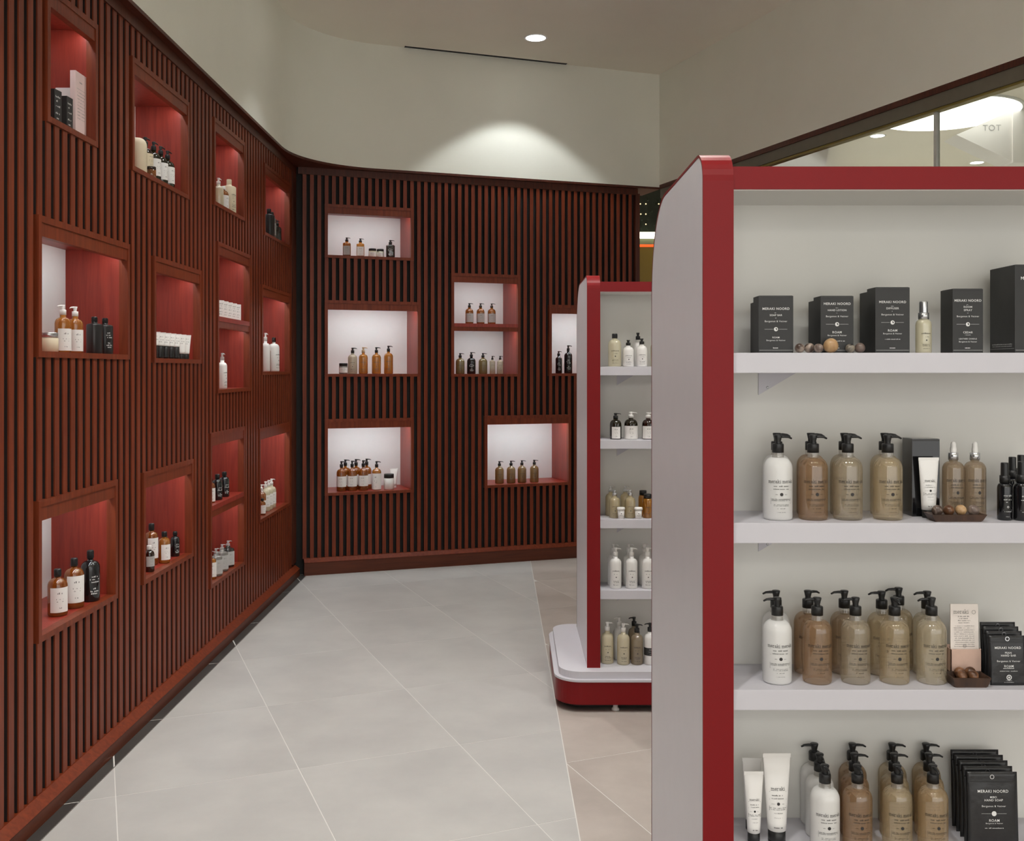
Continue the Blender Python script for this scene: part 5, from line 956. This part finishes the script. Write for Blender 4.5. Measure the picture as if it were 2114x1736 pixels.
I('bottle',0.6506,2.2200,0.9370,0,0.1790,0.0605,{'shape': 'round', 'm': 'amberbrown', 'cap': 'pump', 'cm': 'black', 'print': 'rear', 'noz': 20, 'big': 1, 'clearneck': 1},'amber brown pump bottle, rear row on near unit third shelf','bottle','pump bottles on the near unit third shelf')
I('bottle',0.7318,2.1520,0.9370,0,0.1790,0.0605,{'shape': 'round', 'm': 'greybeige', 'cap': 'pump', 'cm': 'black', 'print': 'main', 'noz': 180, 'big': 1, 'clearneck': 1},'grey beige pump bottle, front row on near unit third shelf','bottle','pump bottles on the near unit third shelf')
I('bottle',0.7304,2.2200,0.9370,0,0.1790,0.0605,{'shape': 'round', 'm': 'taupeliquid', 'cap': 'pump', 'cm': 'black', 'print': 'rear', 'noz': 180, 'big': 1, 'clearneck': 1},'taupe pump bottle, rear row on near unit third shelf','bottle','pump bottles on the near unit third shelf')
I('bottle',0.8149,2.1520,0.9370,0,0.1790,0.0605,{'shape': 'round', 'm': 'tanliquid', 'cap': 'pump', 'cm': 'black', 'print': 'main', 'noz': 90, 'big': 1, 'clearneck': 1},'tan pump bottle, front of three on near unit third shelf','bottle','pump bottles on the near unit third shelf')
I('bottle',0.8097,2.2125,0.9370,0,0.1790,0.0605,{'shape': 'round', 'm': 'tanliquid', 'cap': 'pump', 'cm': 'black', 'print': 'rear', 'noz': 180, 'big': 1, 'clearneck': 1},'tan pump bottle, rear left of three on near unit third shelf','bottle','pump bottles on the near unit third shelf')
I('bottle',0.8608,2.2490,0.9370,0,0.1790,0.0605,{'shape': 'round', 'm': 'tanliquid', 'cap': 'pump', 'cm': 'black', 'print': 'rear', 'noz': 180, 'big': 1, 'clearneck': 1},'tan pump bottle, rear right of three on near unit third shelf','bottle','pump bottles on the near unit third shelf')
I('bottle',0.8938,2.1520,0.9370,0,0.1790,0.0605,{'shape': 'round', 'm': 'paletan', 'cap': 'pump', 'cm': 'black', 'print': 'main', 'noz': 180, 'big': 1, 'clearneck': 1},'pale tan pump bottle, front row on near unit third shelf','bottle','pump bottles on the near unit third shelf')
I('bottle',0.9094,2.2125,0.9370,0,0.1790,0.0605,{'shape': 'round', 'm': 'paletan', 'cap': 'pump', 'cm': 'black', 'print': 'rear', 'noz': 180, 'big': 1, 'clearneck': 1},'pale tan pump bottle, rear row on near unit third shelf','bottle','pump bottles on the near unit third shelf')
I('holder',0.9712,2.1650,0.9370,0,0.1600,0.0660,{},'pale printed card standing in a pink cardboard holder, third shelf','card','goods on the near unit third shelf')
I('tray',0.9594,2.1300,0.9370,0,0.0210,0.0800,{'d': 0.05},'small dark tray before the pink card holder, third shelf','tray','goods on the near unit third shelf')
I('ball',0.9437,2.1180,0.9475,0,0.0225,0.0225,{'m': 'wood_dark'},'brown ball, front left in the small tray by the card holder','ball','wooden balls before the card holder')
I('ball',0.9671,2.1180,0.9475,0,0.0225,0.0225,{'m': 'wood_dark'},'brown ball, front right in the small tray by the card holder','ball','wooden balls before the card holder')
I('ball',0.9497,2.1430,0.9475,0,0.0225,0.0225,{'m': 'wood_dark'},'brown ball, rear left in the small tray by the card holder','ball','wooden balls before the card holder')
I('ball',0.9723,2.1430,0.9475,0,0.0225,0.0225,{'m': 'wood_dark'},'brown ball, rear right in the small tray by the card holder','ball','wooden balls before the card holder')
I('pouch',1.0447,2.1250,0.9370,0,0.1030,0.0760,{'print': 'sachet', 'lean': 4},'black sachet, front in the leaning row, near unit third shelf','sachet','black sachets on the near unit third shelf')
I('pouch',1.0488,2.1470,0.9370,0,0.1070,0.0760,{'print': None, 'lean': 4},'black sachet, second in the leaning row, near unit third shelf','sachet','black sachets on the near unit third shelf')
I('pouch',1.0528,2.1690,0.9370,0,0.1110,0.0760,{'print': None, 'lean': 4},'black sachet, third in the leaning row, near unit third shelf','sachet','black sachets on the near unit third shelf')
I('pouch',1.0566,2.1910,0.9370,0,0.1150,0.0760,{'print': None, 'lean': 4},'black sachet, rear in the leaning row, near unit third shelf','sachet','black sachets on the near unit third shelf')
I('tube',0.5181,2.1650,0.5900,0,0.1500,0.0415,{'m': 'whiteplastic', 'cm': 'black', 'caph': 0.022, 'print': 2},'smaller white tube, front one on near unit bottom shelf','tube','tubes on the near unit bottom shelf')
I('tube',0.5282,2.2250,0.5900,0,0.1560,0.0420,{'m': 'whiteplastic', 'cm': 'black', 'caph': 0.022, 'print': None},'smaller white tube, rear one on near unit bottom shelf','tube','tubes on the near unit bottom shelf')
I('tube',0.5675,2.1650,0.5900,0,0.1890,0.0595,{'m': 'whiteplastic', 'cm': 'black', 'caph': 0.028, 'print': 2},'tall white tube with black cap on near unit bottom shelf','tube','tubes on the near unit bottom shelf')
I('bottle',0.6615,2.1350,0.5900,0,0.1760,0.0605,{'shape': 'round', 'm': 'milk', 'cap': 'pump', 'cm': 'black', 'print': 'main', 'noz': 90, 'big': 1, 'clearneck': 1},'white pump bottle, front of three in a file on near unit bottom shelf','bottle','pump bottles on the near unit bottom shelf')
I('bottle',0.6694,2.1980,0.5900,0,0.1760,0.0605,{'shape': 'round', 'm': 'milk', 'cap': 'pump', 'cm': 'black', 'print': 'rear', 'noz': 90, 'big': 1, 'clearneck': 1},'white pump bottle, middle of three in a file on near unit bottom shelf','bottle','pump bottles on the near unit bottom shelf')
I('bottle',0.6758,2.2580,0.5900,0,0.1760,0.0605,{'shape': 'round', 'm': 'milk', 'cap': 'pump', 'cm': 'black', 'print': 'rear', 'noz': 180, 'big': 1, 'clearneck': 1},'white pump bottle, rear of three in a file on near unit bottom shelf','bottle','pump bottles on the near unit bottom shelf')
I('bottle',0.7301,2.1350,0.5900,0,0.1760,0.0605,{'shape': 'round', 'm': 'amberbrown', 'cap': 'pump', 'cm': 'black', 'print': 'main', 'noz': 90, 'big': 1, 'clearneck': 1},'amber brown pump bottle, front of three in a file on near unit bottom shelf','bottle','pump bottles on the near unit bottom shelf')
I('bottle',0.7453,2.1980,0.5900,0,0.1760,0.0605,{'shape': 'round', 'm': 'amberbrown', 'cap': 'pump', 'cm': 'black', 'print': 'rear', 'noz': 0, 'big': 1, 'clearneck': 1},'amber brown pump bottle, middle of three in a file on near unit bottom shelf','bottle','pump bottles on the near unit bottom shelf')
I('bottle',0.7613,2.2580,0.5900,0,0.1760,0.0605,{'shape': 'round', 'm': 'amberbrown', 'cap': 'pump', 'cm': 'black', 'print': 'rear', 'noz': 0, 'big': 1, 'clearneck': 1},'amber brown pump bottle, rear of three in a file on near unit bottom shelf','bottle','pump bottles on the near unit bottom shelf')
I('bottle',0.8141,2.1350,0.5900,0,0.1760,0.0605,{'shape': 'round', 'm': 'tanliquid', 'cap': 'pump', 'cm': 'black', 'print': 'main', 'noz': 90, 'big': 1, 'clearneck': 1},'tan pump bottle, front of three in a file on near unit bottom shelf','bottle','pump bottles on the near unit bottom shelf')
I('bottle',0.8318,2.1980,0.5900,0,0.1760,0.0605,{'shape': 'round', 'm': 'tanliquid', 'cap': 'pump', 'cm': 'black', 'print': 'rear', 'noz': 0, 'big': 1, 'clearneck': 1},'tan pump bottle, middle of three in a file on near unit bottom shelf','bottle','pump bottles on the near unit bottom shelf')
I('bottle',0.8501,2.2580,0.5900,0,0.1760,0.0605,{'shape': 'round', 'm': 'tanliquid', 'cap': 'pump', 'cm': 'black', 'print': 'rear', 'noz': 0, 'big': 1, 'clearneck': 1},'tan pump bottle, rear of three in a file on near unit bottom shelf','bottle','pump bottles on the near unit bottom shelf')
I('bottle',0.8898,2.1350,0.5900,0,0.1760,0.0605,{'shape': 'round', 'm': 'honeytan', 'cap': 'pump', 'cm': 'black', 'print': 'main', 'noz': 90, 'big': 1, 'clearneck': 1},'honey tan pump bottle, front of three in a file on near unit bottom shelf','bottle','pump bottles on the near unit bottom shelf')
I('bottle',0.9077,2.1980,0.5900,0,0.1760,0.0605,{'shape': 'round', 'm': 'honeytan', 'cap': 'pump', 'cm': 'black', 'print': 'rear', 'noz': 0, 'big': 1, 'clearneck': 1},'honey tan pump bottle, middle of three in a file on near unit bottom shelf','bottle','pump bottles on the near unit bottom shelf')
I('bottle',0.9259,2.2580,0.5900,0,0.1760,0.0605,{'shape': 'round', 'm': 'honeytan', 'cap': 'pump', 'cm': 'black', 'print': 'rear', 'noz': 0, 'big': 1, 'clearneck': 1},'honey tan pump bottle, rear of three in a file on near unit bottom shelf','bottle','pump bottles on the near unit bottom shelf')
I('pouch',1.0178,2.1350,0.5900,0,0.1580,0.1060,{'print': 'pouch', 'lean': 3, 'zip': 1},'black pouch, front in the leaning row, near unit bottom shelf','pouch','black pouches on the near unit bottom shelf')
I('pouch',1.0209,2.1610,0.5900,0,0.1600,0.1060,{'print': None, 'lean': 3, 'zip': 1},'black pouch, second in the leaning row, near unit bottom shelf','pouch','black pouches on the near unit bottom shelf')
I('pouch',1.0237,2.1870,0.5900,0,0.1620,0.1060,{'print': None, 'lean': 3, 'zip': 1},'black pouch, third in the leaning row, near unit bottom shelf','pouch','black pouches on the near unit bottom shelf')
I('pouch',1.0264,2.2130,0.5900,0,0.1640,0.1060,{'print': None, 'lean': 3, 'zip': 1},'black pouch, fourth in the leaning row, near unit bottom shelf','pouch','black pouches on the near unit bottom shelf')
I('pouch',1.0288,2.2390,0.5900,0,0.1660,0.1060,{'print': None, 'lean': 3, 'zip': 1},'black pouch, rear in the leaning row, near unit bottom shelf','pouch','black pouches on the near unit bottom shelf')
